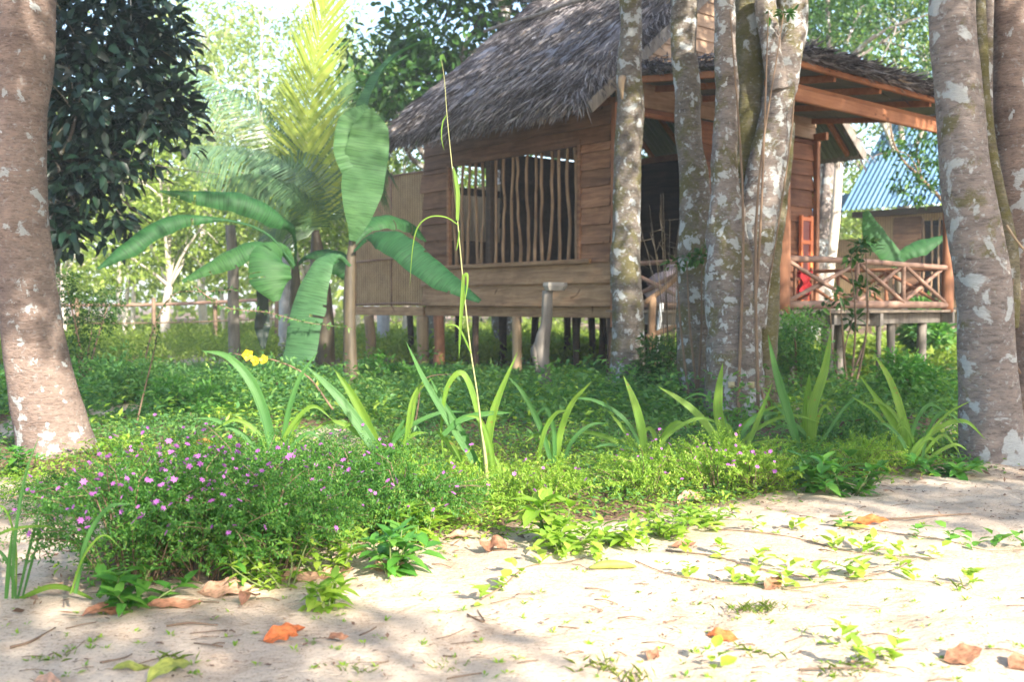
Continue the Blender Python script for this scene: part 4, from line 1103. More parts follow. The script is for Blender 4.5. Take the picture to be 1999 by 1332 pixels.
# unseen trees added out of frame to shade hut, porch and sand
for k, (x, y, H, cr, n) in enumerate([(5.8, .2, 6.8, 2.6, 9000), (6.3, 6.0, 8.2, 3.1, 9500), (2.8, -3.8, 5.2, 1.25, 2600), (6.2, -2.3, 5.0, .95, 1500), (4.8, 7.0, 8.4, 2.3, 8000), (8.2, 2.8, 8.2, 2.5, 5200)]):
    lab = ['leafy tree to the right of the sandy path', 'leafy tree beyond the right edge trunks', 'leafy tree behind the viewer over the path', 'small leafy tree at the far right of the path', 'leafy tree close behind the massive trunks on the right', 'leafy tree far to the right beside the path'][k]
    big_tree('shade_tree', lab, (x, y, 0), H, cr, 90 + k, 'leaf_mid', n, .15, .075, 'bark_grey', low=.5)

big_tree('shade_tree', 'leaning leafy tree behind the viewer on the left side', (-1.6, -1.4, 0), 6.4, 1.6, 97, 'leaf_mid', 5200, .15, .075, 'bark_grey', low=.62, lean=(1.8, 2.5))  # unseen, added to shade the upper part of the left trunk
big_tree('shade_tree', 'tall leafy tree left of the sandy path near the viewer', (-4.6, 2.6, 0), 9.0, 2.0, 98, 'leaf_mid', 6000, .15, .075, 'bark_grey', low=.68, lean=(3.6, 1.4))  # unseen, its crown added to shade the left side
# wooded edge beyond everything
b = MB(); n = 26000
a = rng.uniform(-.75, .75, n); dd = rng.uniform(40, 60, n)
x_ = np.sin(a) * dd * 1.25; y_ = np.cos(a) * dd
hh = 3.0 + 5.0 * vnoise(x_ * .16 + 40, y_ * .05)
z_ = rng.uniform(0, 1, n) ** .8 * hh
leaves(b, np.stack([x_, y_, z_], 1), rng.normal(0, 1, (n, 3)) + [0, 0, -.3], rng.normal(0, .6, (n, 3)) + [0, -.3, 1], rng.uniform(.35, .7, n), rng.uniform(.22, .4, n), 'rhomb', .1)
o = b.build('far_wood', M['leaf_sunny']); tag(o, 'sunlit wood closing the view far behind the garden', 'wood', kind='stuff')

# thin pale trunks behind the fence, posts, fence
def slim(name, label, cat, pts, d, mat, group=None, n=8):
    P, R = stem_from(pts, d); t = MB(); tube(t, P, R, n, 16, .08, int(pts[0][0]), 2)
    return simple_thing(name, label, cat, t, M[mat], group=group)
slim('tree_stump', 'thin pale trunk left of its twin in the sunny meadow', 'tree trunk', [(252, 520, 8), (246, 600, 9), (242, 668, 11)], 23, 'bark_far')
slim('tree_stump', 'thin pale trunk right of its twin in the sunny meadow', 'tree trunk', [(262, 545, 8), (260, 600, 9), (258, 666, 11)], 23, 'bark_far')
slim('tree_stump', 'thin pale trunk beside the right side of the big left trunk', 'tree trunk', [(116, 520, 8), (123, 600, 9), (127, 680, 11)], 21, 'bark_far')
slim('tree_stump', 'pale slanting trunk left of the grey concrete post', 'tree trunk', [(432, 560, 8), (434, 600, 8), (436, 650, 9)], 25, 'bark_far')
slim('tree_stump', 'short pale trunk between the concrete posts', 'tree trunk', [(527, 570, 7), (528, 610, 8), (530, 652, 9)], 25, 'bark_far')
slim('fence_post', 'tall weathered post with a grey side below the banana leaves', 'post', [(450, 440, 20), (455, 520, 22), (456, 600, 22), (458, 712, 24)], 13.5, 'grey_wood')
slim('fence_post', 'grey concrete post left of the leaning banana stem', 'post', [(556, 430, 20), (556, 560, 22), (555, 675, 24)], 15.5, 'concrete')
slim('fence_post', 'square grey post showing under the woven washroom', 'post', [(748, 600, 24), (748, 650, 24), (748, 672, 24)], 19, 'concrete')
fr_ = thing('rail_fence', 'rustic fence of one pinkish rail on thin posts across the sunny meadow', 'fence', (at(340, 600, 20)[0], 20, 0))
b = MB(); tube(b, [at(120, 597, 20.5), at(330, 594, 20), at(560, 583, 19)], [.035], 7, 20, .1, 4, 2); b.build('rail', M['rail_wood'], fr_)
b = MB(); tube(b, [at(120, 632, 20.5), at(330, 630, 20), at(560, 622, 19)], [.014], 6, 20, .1, 4, 2); b.build('rail', M['stem_brown'], fr_)
for px in (150, 300, 420, 540):
    b = MB(); p = at(px, 592, 19.8); tube(b, [[p[0], p[1], -.1], p + [0, 0, .1]], [.04], 7, 6, .1, px, 2); b.build('fence_post', M['stem_brown'], fr_)
# two trunks seen through the porch
slim('slim_tree', 'pale straight trunk seen through the porch, left of the pair', 'tree trunk', [(1622, 190, 20), (1617, 330, 22), (1606, 450, 26), (1594, 560, 30), (1590, 700, 32)], 16.5, 'bark_pale', n=12)
slim('slim_tree', 'whitish trunk seen through the porch, right of the pair', 'tree trunk', [(1641, 190, 16), (1636, 330, 18), (1628, 450, 20), (1615, 560, 24), (1610, 700, 26)], 17, 'bark_far', n=12)

# ------------------------------------------------------------------ banana plants, coconut palm
def banana_leaf(name_parent, pts, d, widths, facing, seed, tears=2, fold=.25, droop=.5, dd=None, mat='banana'):
    P = [at(px, py, d + (dd[i] if dd else 0)) for i, (px, py) in enumerate(pts)]
    b = MB(); Wd = [w / FPX * d for w in widths]
    ribbon(b, P, Wd, facing, 100, fold, 11, .05, droop, tears, seed)
    lf = b.build('leaf', M[mat], name_parent)
    P2_ = np.array(P) + nrm(np.asarray(facing, float)) * .006
    b = MB(); tube(b, P2_, [.018, .014, .011, .004], 6, 40, cap=False); b.build('midrib', M['midrib'], lf)
    return lf
d = 10.3
base = at(686, 760, d); base[2] = 0
bn = thing('banana_plant', 'banana plant with upright pale leaf and brown stem in front of the washroom', 'banana plant', base)
b = MB(); P = np.array([base - [0, 0, .1], at(684, 700, d), at(682, 600, d), at(684, 520, d), at(690, 455, d)]); tube(b, P, [.085, .07, .062, .05, .03], 12, 24, .12, 3, 3)
b.build('stem', M['banana_stem'], bn)
banana_leaf(bn, [(688, 470), (698, 430), (712, 330), (722, 260), (722, 212)], d - .1, [14, 36, 84, 86, 72, 12], (.1, -1, .25), 1, 0, .10, .1, [0, -.05, -.1, -.15, -.2], mat='banana_pale')
banana_leaf(bn, [(700, 330), (690, 290), (692, 240), (716, 205)], d - .2, [70, 80, 66, 10], (.1, -1, .3), 11, 0, .10, .1, mat='banana_pale')
banana_leaf(bn, [(690, 450), (700, 280), (725, 180), (775, 110), (862, 64)], d + .1, [8, 14, 44, 40, 26, 6], (-.5, -.35, .8), 2, 2, .45, .0, [0, 0, .2, .5, .9], mat='banana_pale')
banana_leaf(bn, [(690, 490), (725, 460), (775, 470), (850, 530), (938, 588)], d - .1, [7, 18, 76, 76, 63, 11], (.1, -.8, .7), 3, 7, .15, .45, [0, -.1, -.3, -.5, -.7])
banana_leaf(bn, [(688, 480), (716, 440), (760, 426), (805, 440), (832, 470)], d + .2, [8, 40, 66, 60, 10], (.2, -.5, .8), 4, 2, .15, .5, [0, .1, .3, .5, .6])
banana_leaf(bn, [(684, 520), (660, 500), (630, 515), (600, 600), (580, 700), (560, 765)], d - .3, [7, 10, 46, 79, 72, 21], (-.3, -1, .2), 5, 5, .1, .25, [0, -.1, -.3, -.4, -.5, -.5], mat='banana_pale')
banana_leaf(bn, [(684, 505), (650, 498), (620, 520), (600, 570)], d + .2, [8, 50, 70, 14], (-.4, -.7, .6), 6, 2, .15, .5)
d = 11.6
base = at(577, 700, d); base[2] = 0
bn2 = thing('banana_plant', 'banana plant with broad arching leaves left of the palm fronds', 'banana plant', base)
b = MB(); tube(b, np.array([base - [0, 0, .1], at(577, 640, d), at(577, 560, d), at(576, 510, d)]), [.085, .075, .06, .035], 12, 24, .12, 4, 3); b.build('stem', M['banana_stem'], bn2)
banana_leaf(bn2, [(576, 520), (572, 460), (540, 420), (470, 385), (390, 378), (312, 372)], d - .2, [7, 10, 54, 65, 46, 5], (-.25, -.75, .62), 7, 7, -.05, .55, [0, -.1, -.3, -.5, -.6, -.7])
banana_leaf(bn2, [(575, 525), (548, 490), (500, 476), (440, 500), (355, 548)], d - .3, [7, 12, 53, 63, 11], (-.1, -.75, .65), 8, 5, .0, .55, [0, -.1, -.3, -.4, -.5])
banana_leaf(bn2, [(574, 520), (556, 488), (530, 500), (528, 545), (540, 588)], d - .4, [8, 20, 84, 88, 14], (.25, -1, .1), 9, 4, .05, .3, [0, -.1, -.3, -.4, -.4])
banana_leaf(bn2, [(574, 518), (520, 455), (440, 428), (330, 428), (245, 480), (190, 524)], d - .5, [5, 7, 8, 53, 49, 7], (-.05, -.8, .6), 10, 5, .0, .6, [0, -.1, -.3, -.6, -.9, -1.0])
banana_leaf(bn2, [(512, 545), (513, 590), (512, 640), (514, 682)], d - .3, [30, 24, 34, 8], (.3, -1, 0), 12, 2, .3, .3, mat='leaf_dark')
banana_leaf(bn2, [(578, 520), (600, 500), (640, 495), (672, 520), (690, 560)], d + .3, [6, 14, 50, 60, 10], (.2, -.7, .6), 13, 2, .1, .5)
# young banana behind the porch
d = 16
base = at(1752, 650, d); base[2] = 0
bn3 = thing('banana_plant', 'young banana plant with two leaves behind the porch railing', 'banana plant', base)
b = MB(); tube(b, np.array([base - [0, 0, .1], at(1754, 570, d), at(1752, 520, d)]), [.09, .07, .04], 10, 12, .1, 6, 3); b.build('stem', M['banana_stem'], bn3)
banana_leaf(bn3, [(1752, 525), (1740, 500), (1705, 455), (1690, 412)], d - .2, [10, 44, 46, 12], (-.2, -1, .3), 14, 1, .1, .2)
banana_leaf(bn3, [(1752, 520), (1768, 495), (1800, 480), (1845, 462)], d - .2, [8, 30, 44, 12], (.1, -.8, .6), 15, 2, .1, .4)

def frond(parent, pts, d, ll, seed, mat='palm', n=64, dz=.35, dd=None, facing=(0, -1, .2), fwd=.55, s0=.14, lw=.019):
    P = np.array([at(px, py, d + (dd[i] if dd else 0)) for i, (px, py) in enumerate(pts)])
    Q = spline(P, n); T = nrm(np.gradient(Q, axis=0)); S = nrm(np.cross(T, np.asarray(facing, float)))
    r = np.random.default_rng(seed); b = MB()
    k0 = int(n * s0)
    for sgn in (1, -1):
        for i in range(k0, n):
            t = (i - k0) / (n - k0); L = ll * (math.sin(math.pi * min(1, .18 + t * .85)) ** .6) * r.uniform(.9, 1.08)
            if t > .97: L *= .7
            dr = nrm(S[i] * sgn * (1 - fwd * (.45 + .55 * t)) + T[i] * fwd * (.8 + .8 * t) + np.array([0, 0, -.05]) + r.normal(0, .045, 3))
            p0 = Q[i]; p1 = p0 + dr * L * .5 + np.array([0, 0, -dz * .12 * L]); p2 = p0 + dr * L + np.array([0, 0, -dz * .6 * L])
            w = lw * r.uniform(.85, 1.15)
            u = nrm(np.cross(dr, T[i])); sd = nrm(np.cross(dr, u)) * w * .5
            V = [p0 - sd * .6, p0 + sd * .6, p1 + sd, p1 - sd, p2]
            b.addm(V, [np.array([[0, 1, 2, 3]]), np.array([[3, 2, 4]])])
    lf = b.build('frond', M[mat], parent)
    b = MB(); tube(b, P, [.028, .02, .012, .005], 6, 24, cap=False); b.build('rachis', M['stem_green'], lf)
d = 13.5
base = at(634, 660, d); base[2] = 0
pm = thing('coconut_palm', 'young coconut palm with one tall bright yellow green frond', 'palm', base)
b = MB(); tube(b, np.array([base - [0, 0, .1], at(630, 600, d), at(622, 520, d), at(615, 450, d)]), [.15, .13, .12, .05], 12, 20, .1, 6, 3); b.build('trunk', M['banana_stem'], pm)
frond(pm, [(614, 470), (606, 380), (600, 280), (612, 140), (640, -10), (656, -90)], d, .85, 1, 'palm_young', 150, .1, None, (.25, -1, 0), .72, .06, lw=.024)
frond(pm, [(612, 470), (585, 380), (545, 290), (480, 200), (400, 145), (325, 122)], d + .1, .80, 2, 'palm_sky', 130, 1.7, [0, 0, -.1, -.2, -.4, -.6], (-.3, -.45, .85), .5)
frond(pm, [(612, 470), (600, 385), (560, 320), (500, 292), (430, 284), (360, 285)], d - .3, .72, 3, 'palm_sky', 120, 1.7, [0, -.1, -.2, -.3, -.5, -.7], (-.2, -.45, .85), .45)
frond(pm, [(614, 470), (605, 420), (570, 370), (510, 340), (450, 345)], d - .4, .66, 4, 'palm', 90, 1.6, [0, -.1, -.3, -.5, -.7], (-.1, -.6, .8), .45)
frond(pm, [(614, 470), (640, 380), (680, 320), (720, 310), (760, 340)], d + .3, .62, 5, 'palm', 90, 1.5, None, (.2, -.6, .7), .5)
frond(pm, [(612, 470), (612, 400), (600, 350), (570, 320), (535, 330), (500, 380)], d - .2, .7, 6, 'palm', 76, .9, None, (-.1, -.7, .6), .45)
frond(pm, [(616, 470), (636, 400), (655, 360), (650, 250), (690, 130)], d + .5, .55, 7, 'palm', 120, .3, None, (.3, -1, .1), .6)
frond(pm, [(612, 480), (590, 450), (560, 440), (530, 460), (505, 500)], d - .5, .5, 8, 'palm', 66, .9, None, (-.1, -.7, .6), .45)

# ------------------------------------------------------------------ strap-leaved lilies in a row and the tall grass stalk
def strap(parent, pts, d, w, seed, mat='lily', fold=.35, dz=0.0):
    r = np.random.default_rng(seed)
    n = len(pts)
    P = [at(px, py, d + dz * i / (n - 1)) for i, (px, py) in enumerate(pts)]
    k = w * .78 / FPX * d
    b = MB(); ribbon(b, P, [k * .75, k * .95, k * 1.05, k, k * .82, k * .5, k * .04], (r.uniform(-.35, .35), -1, r.uniform(.0, .5)), 26, fold, 5, 0, .1, 0, seed)
    b.build('leaf', M[mat], parent)
LIL = [
 ('strap leaved lily with long leaf arching far left above the purple flowers', (540, 905), [([(535, 905), (520, 820), (490, 745), (445, 697), (395, 685)], 25, 'lily_blue'), ([(552, 905), (560, 820), (585, 740), (622, 685)], 14, 'lily_blue'), ([(560, 905), (575, 840), (600, 800)], 10, 'lily')]),
 ('strap leaved lily with broad crossing leaves right of the purple flowers', (750, 900), [([(745, 900), (715, 850), (660, 775), (595, 712)], 28, 'lily_blue'), ([(752, 900), (725, 845), (690, 775), (650, 718)], 26, 'lily'), ([(765, 902), (772, 860), (790, 828)], 34, 'lily'), ([(775, 900), (800, 840), (815, 770), (848, 735)], 8, 'lily')]),
 ('tall lily clump with one leaf bent like a hook around the grass stalk', (955, 960), [([(950, 975), (948, 900), (965, 800), (1010, 688)], 25, 'lily'), ([(955, 960), (942, 850), (918, 755), (897, 728), (872, 760), (862, 830), (866, 905)], 15, 'lily'), ([(945, 930), (905, 850), (862, 780), (838, 735)], 14, 'lily_blue'), ([(925, 905), (880, 830), (830, 745), (793, 668)], 17, 'lily_blue'), ([(910, 920), (880, 870), (850, 840)], 18, 'lily'), ([(865, 850), (900, 820), (950, 808), (1000, 806)], 16, 'lily_blue'), ([(790, 885), (800, 800), (815, 760), (835, 738)], 10, 'lily')]),
 ('slender lily with two leaves spread in a wide V before the stilts', (1080, 905), [([(1078, 908), (1055, 835), (1022, 770), (990, 733)], 14, 'lily_blue'), ([(1086, 908), (1095, 840), (1118, 785), (1156, 744)], 17, 'lily')]),
 ('lily with a yellow green blade rising before the slim trunk', (1258, 893), [([(1260, 895), (1250, 830), (1236, 780), (1217, 734)], 23, 'lily'), ([(1248, 897), (1225, 850), (1190, 806)], 14, 'lily'), ([(1282, 905), (1297, 850), (1322, 826), (1348, 836)], 15, 'lily')]),
 ('bright lily with one upright and several arching leaves before the forked trunks', (1428, 880), [([(1412, 880), (1362, 812), (1325, 780), (1283, 754)], 18, 'lily'), ([(1415, 882), (1385, 835), (1350, 795), (1328, 778)], 15, 'lily'), ([(1420, 875), (1402, 812), (1403, 760), (1411, 709)], 25, 'lily'), ([(1456, 880), (1480, 820), (1508, 747)], 13, 'lily'), ([(1436, 875), (1425, 840), (1417, 826)], 15, 'lily'), ([(1465, 890), (1500, 880), (1540, 905)], 9, 'lily')]),
 ('tallest lily with two long leaves reaching the deck edge', (1578, 875), [([(1560, 880), (1538, 805), (1516, 730), (1499, 653)], 22, 'lily_blue'), ([(1582, 880), (1586, 800), (1610, 720), (1623, 640)], 25, 'lily'), ([(1572, 870), (1575, 800), (1580, 728)], 26, 'lily'), ([(1600, 870), (1650, 795), (1700, 758)], 8, 'lily_blue'), ([(1558, 875), (1532, 812), (1500, 780)], 9, 'lily_blue')]),
 ('sunlit lily with three pale leaves leaning left under the porch', (1772, 905), [([(1772, 900), (1762, 820), (1738, 745), (1704, 688)], 21, 'lily'), ([(1766, 900), (1742, 825), (1678, 733)], 21, 'lily'), ([(1728, 830), (1700, 798), (1660, 774)], 10, 'lily'), ([(1750, 905), (1720, 868), (1690, 850)], 8, 'lily_blue')]),
 ('low lily with thin leaves bending over the foot of the massive trunk', (1785, 912), [([(1780, 908), (1810, 852), (1850, 808), (1895, 783)], 9, 'lily'), ([(1778, 908), (1820, 845), (1880, 822), (1924, 858)], 13, 'lily'), ([(1785, 908), (1835, 852), (1862, 870), (1880, 900)], 9, 'lily')]),
 ('narrow leaved lily on bare sand at the left edge', (32, 1170), [([(25, 1170), (30, 1050), (50, 930), (76, 852)], 10, 'lily_blue'), ([(35, 1170), (60, 1065), (80, 985)], 9, 'lily_blue'), ([(38, 1170), (100, 1146), (150, 1156), (205, 1184)], 14, 'lily'), ([(12, 1170), (18, 1100), (25, 1030)], 11, 'lily_blue'), ([(45, 1165), (65, 1090), (82, 1035)], 8, 'lily_blue'), ([(-30, 1060), (20, 1035), (80, 1028), (112, 1034)], 8, 'lily')]),
 ('short blue green blade curving up from the left end of the flower bed', (150, 1160), [([(190, 1165), (205, 1140), (225, 1122), (262, 1114)], 12, 'lily_blue'), ([(192, 1168), (210, 1150), (240, 1160)], 12, 'lily')]),
]
for k, (lab, bp, lv) in enumerate(LIL):
    dpt = depth_of(bp[1] + 8); p = at(bp[0], bp[1], dpt); p[2] = 0
    t = thing('lily_plant', lab, 'lily', p, group='strap leaved lilies along the bed')
    for q, (pts, w, mt) in enumerate(lv): strap(t, pts, dpt + .04 * ((q * 7) % 5 - 2), w, k * 10 + q, mt)
    rl = np.random.default_rng(k + 500)
    for q in range(5 if k < 9 else 2):
        a = rl.normal(0, .7); L = rl.uniform(60, 150) * (5 / dpt) ** .5; bx = bp[0] + rl.normal(0, 14)
        bend = rl.uniform(.2, 1.3) * np.sign(a)
        pts = [(bx, bp[1]), (bx + math.sin(a) * L * .5, bp[1] - math.cos(a) * L * .6), (bx + math.sin(a) * L + bend * L * .15, bp[1] - math.cos(a) * L * .95), (bx + math.sin(a) * L * 1.25 + bend * L * .45, bp[1] - math.cos(a) * L * (1.0 if q % 2 else .7))]
        strap(t, pts, dpt + rl.uniform(-.15, .15), rl.uniform(6, 13), k * 10 + 60 + q, ('lily', 'lily_blue', 'lily')[q % 3])
dpt = depth_of(990)
p = at(950, 985, dpt); p[2] = 0
t = thing('grass_stalk', 'very tall single grass stalk rising before the roof from the flower bed', 'grass', p)
b = MB(); tube(b, [at(950, 990, dpt), at(945, 900, dpt), at(933, 780, dpt), (at(918, 680, dpt)), at(905, 560, dpt), at(893, 430, dpt), at(884, 340, dpt), at(873, 230, dpt), at(868, 160, dpt), at(862, 118, dpt)], [.0055, .0042, .0036, .0032, .0028, .0025, .002, .0016, .0013, .0008], 6, 50); b.build('stalk', M['stem_straw'], t)
b = MB(); tube(b, [at(952, 985, dpt - .02), at(948, 900, dpt - .02), at(938, 830, dpt - .02)], [.009, .008, .003], 6, 14); b.build('stalk', M['stem_straw'], t)
for pts, w in [([(905, 536), (903, 580), (899, 640), (896, 702)], 13), ([(905, 560), (906, 540), (912, 536), (912, 560), (905, 600)], 8), ([(893, 430), (894, 380), (889, 345), (885, 325)], 13), ([(896, 440), (870, 424), (838, 424), (815, 445), (805, 490), (800, 560)], 5), ([(871, 225), (864, 240), (862, 268), (867, 294)], 4), ([(920, 690), (895, 640), (868, 634)], 6), ([(897, 450), (893, 480), (889, 490)], 4)]:
    strap(t, pts, dpt - .01, w * .8, int(w * 3 + pts[0][1]), 'lily')

# ------------------------------------------------------------------ flowering bushes
def blossom_mesh():
    b = MB()
    for k in range(6):
        a = k / 6 * 6.283 + .2; dr = np.array([[math.cos(a), math.sin(a), .25]])
        leaves(b, np.array([[0, 0, 0.0]]), dr, np.array([[0, 0, 1.0]]), .013, .0085, 'rhomb', .1)
    return b
def bush(label, px, py, R, H, n_st, seed, nflow, mat='leaf_bush', lf=.017, spread=1.0, name='flowering_bush', group='purple flowered bushes in the bed', dy=0):
    r = np.random.default_rng(seed)
    p = ground_at(px, py)
    t = thing(name, label, 'bush', (p[0], p[1], 0), group=group)
    lv = MB(); sm = MB(); tips = []
    posA = []; dA = []; uA = []; LA = []
    for k in range(n_st):
        a = r.uniform(0, 6.283); rr = R * math.sqrt(r.uniform(0, 1)); el = H * (1 - .55 * (rr / R) ** 2) * r.uniform(.55, 1.08)
        b0 = p + np.array([math.cos(a) * rr * .28, math.sin(a) * rr * .28, 0])
        tip = p + np.array([math.cos(a) * rr * spread, math.sin(a) * rr * spread, el])
        mid = (b0 * .45 + tip * .55) + np.array([0, 0, H * .16]) + r.normal(0, .02, 3)
        tip = tip + np.array([math.cos(a), math.sin(a), r.uniform(-.6, .3)]) * R * .12
        Q = spline([b0, mid, tip], 26); T = nrm(np.gradient(Q, axis=0))
        if k % 3 == 0: tube(sm, Q[::5], [.0028, .002, .001], 4, 6, cap=False)
        s0 = r.integers(2, 9)
        for i in range(s0, 26):
            side = nrm(np.cross(T[i], r.normal(0, 1, 3)))
            for sg in (1, -1):
                posA.append(Q[i]); dA.append(side * sg * .85 + T[i] * .65 + [0, 0, .12]); uA.append(T[i] * .3 + [0, 0, 1]); LA.append(lf * r.uniform(.6, 1.25) * (1.25 - .5 * i / 26))
        # side sprig
        for q in range(2):
            i = r.integers(10, 22); dq = nrm(T[i] * .6 + r.normal(0, .6, 3) + [0, 0, .25]); Ls = r.uniform(.04, .10)
            for j in range(9):
                pp = Q[i] + dq * Ls * (j + 1) / 9; side = nrm(np.cross(dq, r.normal(0, 1, 3)))
                for sg in (1, -1): posA.append(pp); dA.append(side * sg * .8 + dq * .6); uA.append(np.array([0, 0, 1.0]) + dq * .3); LA.append(lf * r.uniform(.55, 1.0))
            tips.append(Q[i] + dq * Ls)
        tips.append(Q[-1])
    LA = np.array(LA); N = len(LA)
    leaves(lv, np.array(posA), np.array(dA) + r.normal(0, .18, (N, 3)), np.array(uA) + r.normal(0, .3, (N, 3)), LA, LA * .46, 'rhomb', .12)
    lv.build('foliage', M[mat], t); sm.build('stem', M['stem_brown'], t)
    tips = np.array(tips); 
    if nflow:
        sc = tips[:, 2] - .5 * (tips[:, 1] - p[1]) + r.normal(0, H * .10, len(tips)) + .10 * vnoise(tips[:, 0] * 6, tips[:, 1] * 6)
        for i in np.argsort(-sc)[:int(nflow * 3)]:
            o = bush.flower.copy() if bush.flower else None
            if o is None:
                bl = blossom_mesh(); o = bl.build('blossom', M['petal'], t, local=True); bush.flower = o
            else: COL.objects.link(o); o.parent = t
            q = tips[i] - np.array(t.location)
            o.location = q + np.array([0, -.006, .006])
            o.rotation_euler = (r.uniform(.3, 1.2), r.uniform(-.4, .4), r.uniform(0, 6.28)); s_ = r.uniform(.45, 1.0); o.scale = (s_,) * 3
    return t
bush.flower = None
BU = [
 ('round bush at the left end of the bed, dense purple flowers on top', 265, 1135, .36, 0.46, 150, 26, 'leaf_bush', 1.0),
 ('front bush left of the bed centre with yellowing leaves showing at its foot', 395, 1130, .30, 0.38, 130, 12, 'leaf_bush', 1.0),
 ('dark front bush above the broad leaved herbs, few flowers', 520, 1120, .30, 0.34, 130, 9, 'leaf_bush', 1.0),
 ('wide bush behind the left end one, full of small purple flowers', 330, 1050, .38, 0.38, 150, 26, 'leaf_bush', 1.0),
 ('bush in the middle of the left mass with scattered purple flowers', 470, 1030, .38, 0.38, 150, 26, 'leaf_bush', 1.0),
 ('bush right of the left mass with bright green shoots and purple flowers', 620, 1060, .36, 0.32, 140, 14, 'leaf_bush', 1.0),
 ('rear bush below the far left lily leaf, purple flowers at its crest', 540, 965, .42, 0.26, 150, 26, 'leaf_bush', 1.0),
 ('rear bush in front of the broad crossing lily leaves', 700, 975, .42, 0.26, 140, 20, 'leaf_bush', 1.0),
 ('green bush between the left mass and the tall grass stalk', 780, 1045, .34, 0.28, 130, 8, 'leaf_bush', 1.0),
 ('low light green bush just left of the tall grass stalk', 860, 1010, 0.27, 0.22, 74, 6, 'leaf_bright', 1.0),
 ('pale green sprigs right of the tall grass stalk', 1060, 985, 0.23, 0.20, 47, 6, 'leaf_bright', 1.0),
 ('feathery bush below the lily before the slim trunk', 1260, 970, 0.25, 0.22, 68, 6, 'leaf_bright', 1.0),
 ('brightest feathery bush under the upright lily leaf', 1400, 965, 0.27, 0.27, 74, 6, 'leaf_bright', 1.0),
 ('feathery sunlit bush at the right end of the row', 1475, 965, 0.23, 0.25, 68, 4, 'leaf_bright', 1.0),
 ('low shaded bush by the foot of the tallest lily', 1560, 940, 0.24, 0.18, 47, 0, 'leaf_bush', 1.0),
 ('low bright bush before the sunlit leaning lily', 1680, 930, 0.25, 0.18, 47, 0, 'leaf_bright', 1.0),
 ('small flower sprigs left behind the left bushes beside the big trunk', 190, 985, .40, 0.19, 110, 14, 'leaf_bush', 1.0),
]
for k, (lab, px, py, R, H, n, nf, mt, sp_) in enumerate(BU):
    bush(lab, px, py, R, H, n, 200 + k, nf, mt, spread=sp_)

# ------------------------------------------------------------------ broad-leaved herbs
def herb(label, px, py, h, n_st, Lf, seed, mat='leaf_herb', R=.08, name='leafy_herb', cat='herb', group='broad leaved herbs at the bed edge', d=None, pairs=5, ratio=.42):
    r = np.random.default_rng(seed)
    p = ground_at(px, py) if d is None else at(px, py, d)
    if d is not None: p[2] = 0
    t = thing(name, label, cat, (p[0], p[1], 0), group=group)
    lv = MB(); sm = MB(); A = []; D = []; U = []; LL = []
    for k in range(n_st):
        a = r.uniform(0, 6.283); off = np.array([math.cos(a), math.sin(a), 0]) * R * r.uniform(.2, 1)
        b0 = p + off * .3; tip = p + off + np.array([0, 0, h * r.uniform(.6, 1.1)])
        Q = spline([b0, (b0 + tip) / 2 + r.normal(0, .008, 3), tip], 10); T = nrm(np.gradient(Q, axis=0))
        tube(sm, Q[::3], [.003, .0025, .0015], 5, 6, cap=False)
        for j in range(pairs):
            i = min(int((j + .5) * 10 / pairs), 9)
            az = j * 1.6 + k + r.normal(0, .45)
            for sg in (0, math.pi):
                dr = np.array([math.cos(az + sg), math.sin(az + sg), r.uniform(-.15, .7)])
                A.append(Q[i]); D.append(dr); U.append(np.array([0, 0, 1.0]) - .2 * dr); LL.append(Lf * r.uniform(.7, 1.15) * (1 - .3 * abs(j / pairs - .5)))
        for q in range(3):
            az = r.uniform(0, 6.28); A.append(Q[-1]); D.append([math.cos(az), math.sin(az), .9]); U.append([0, 0, 1.0]); LL.append(Lf * .7)
    LL = np.array(LL)
    leaves(lv, np.array(A), np.array(D, float), np.array(U, float) + r.normal(0, .12, (len(A), 3)), LL, LL * ratio, 'oval', .25)
    lv.build('leaves', M[mat], t); sm.build('stem', M['stem_green'], t)
    return t
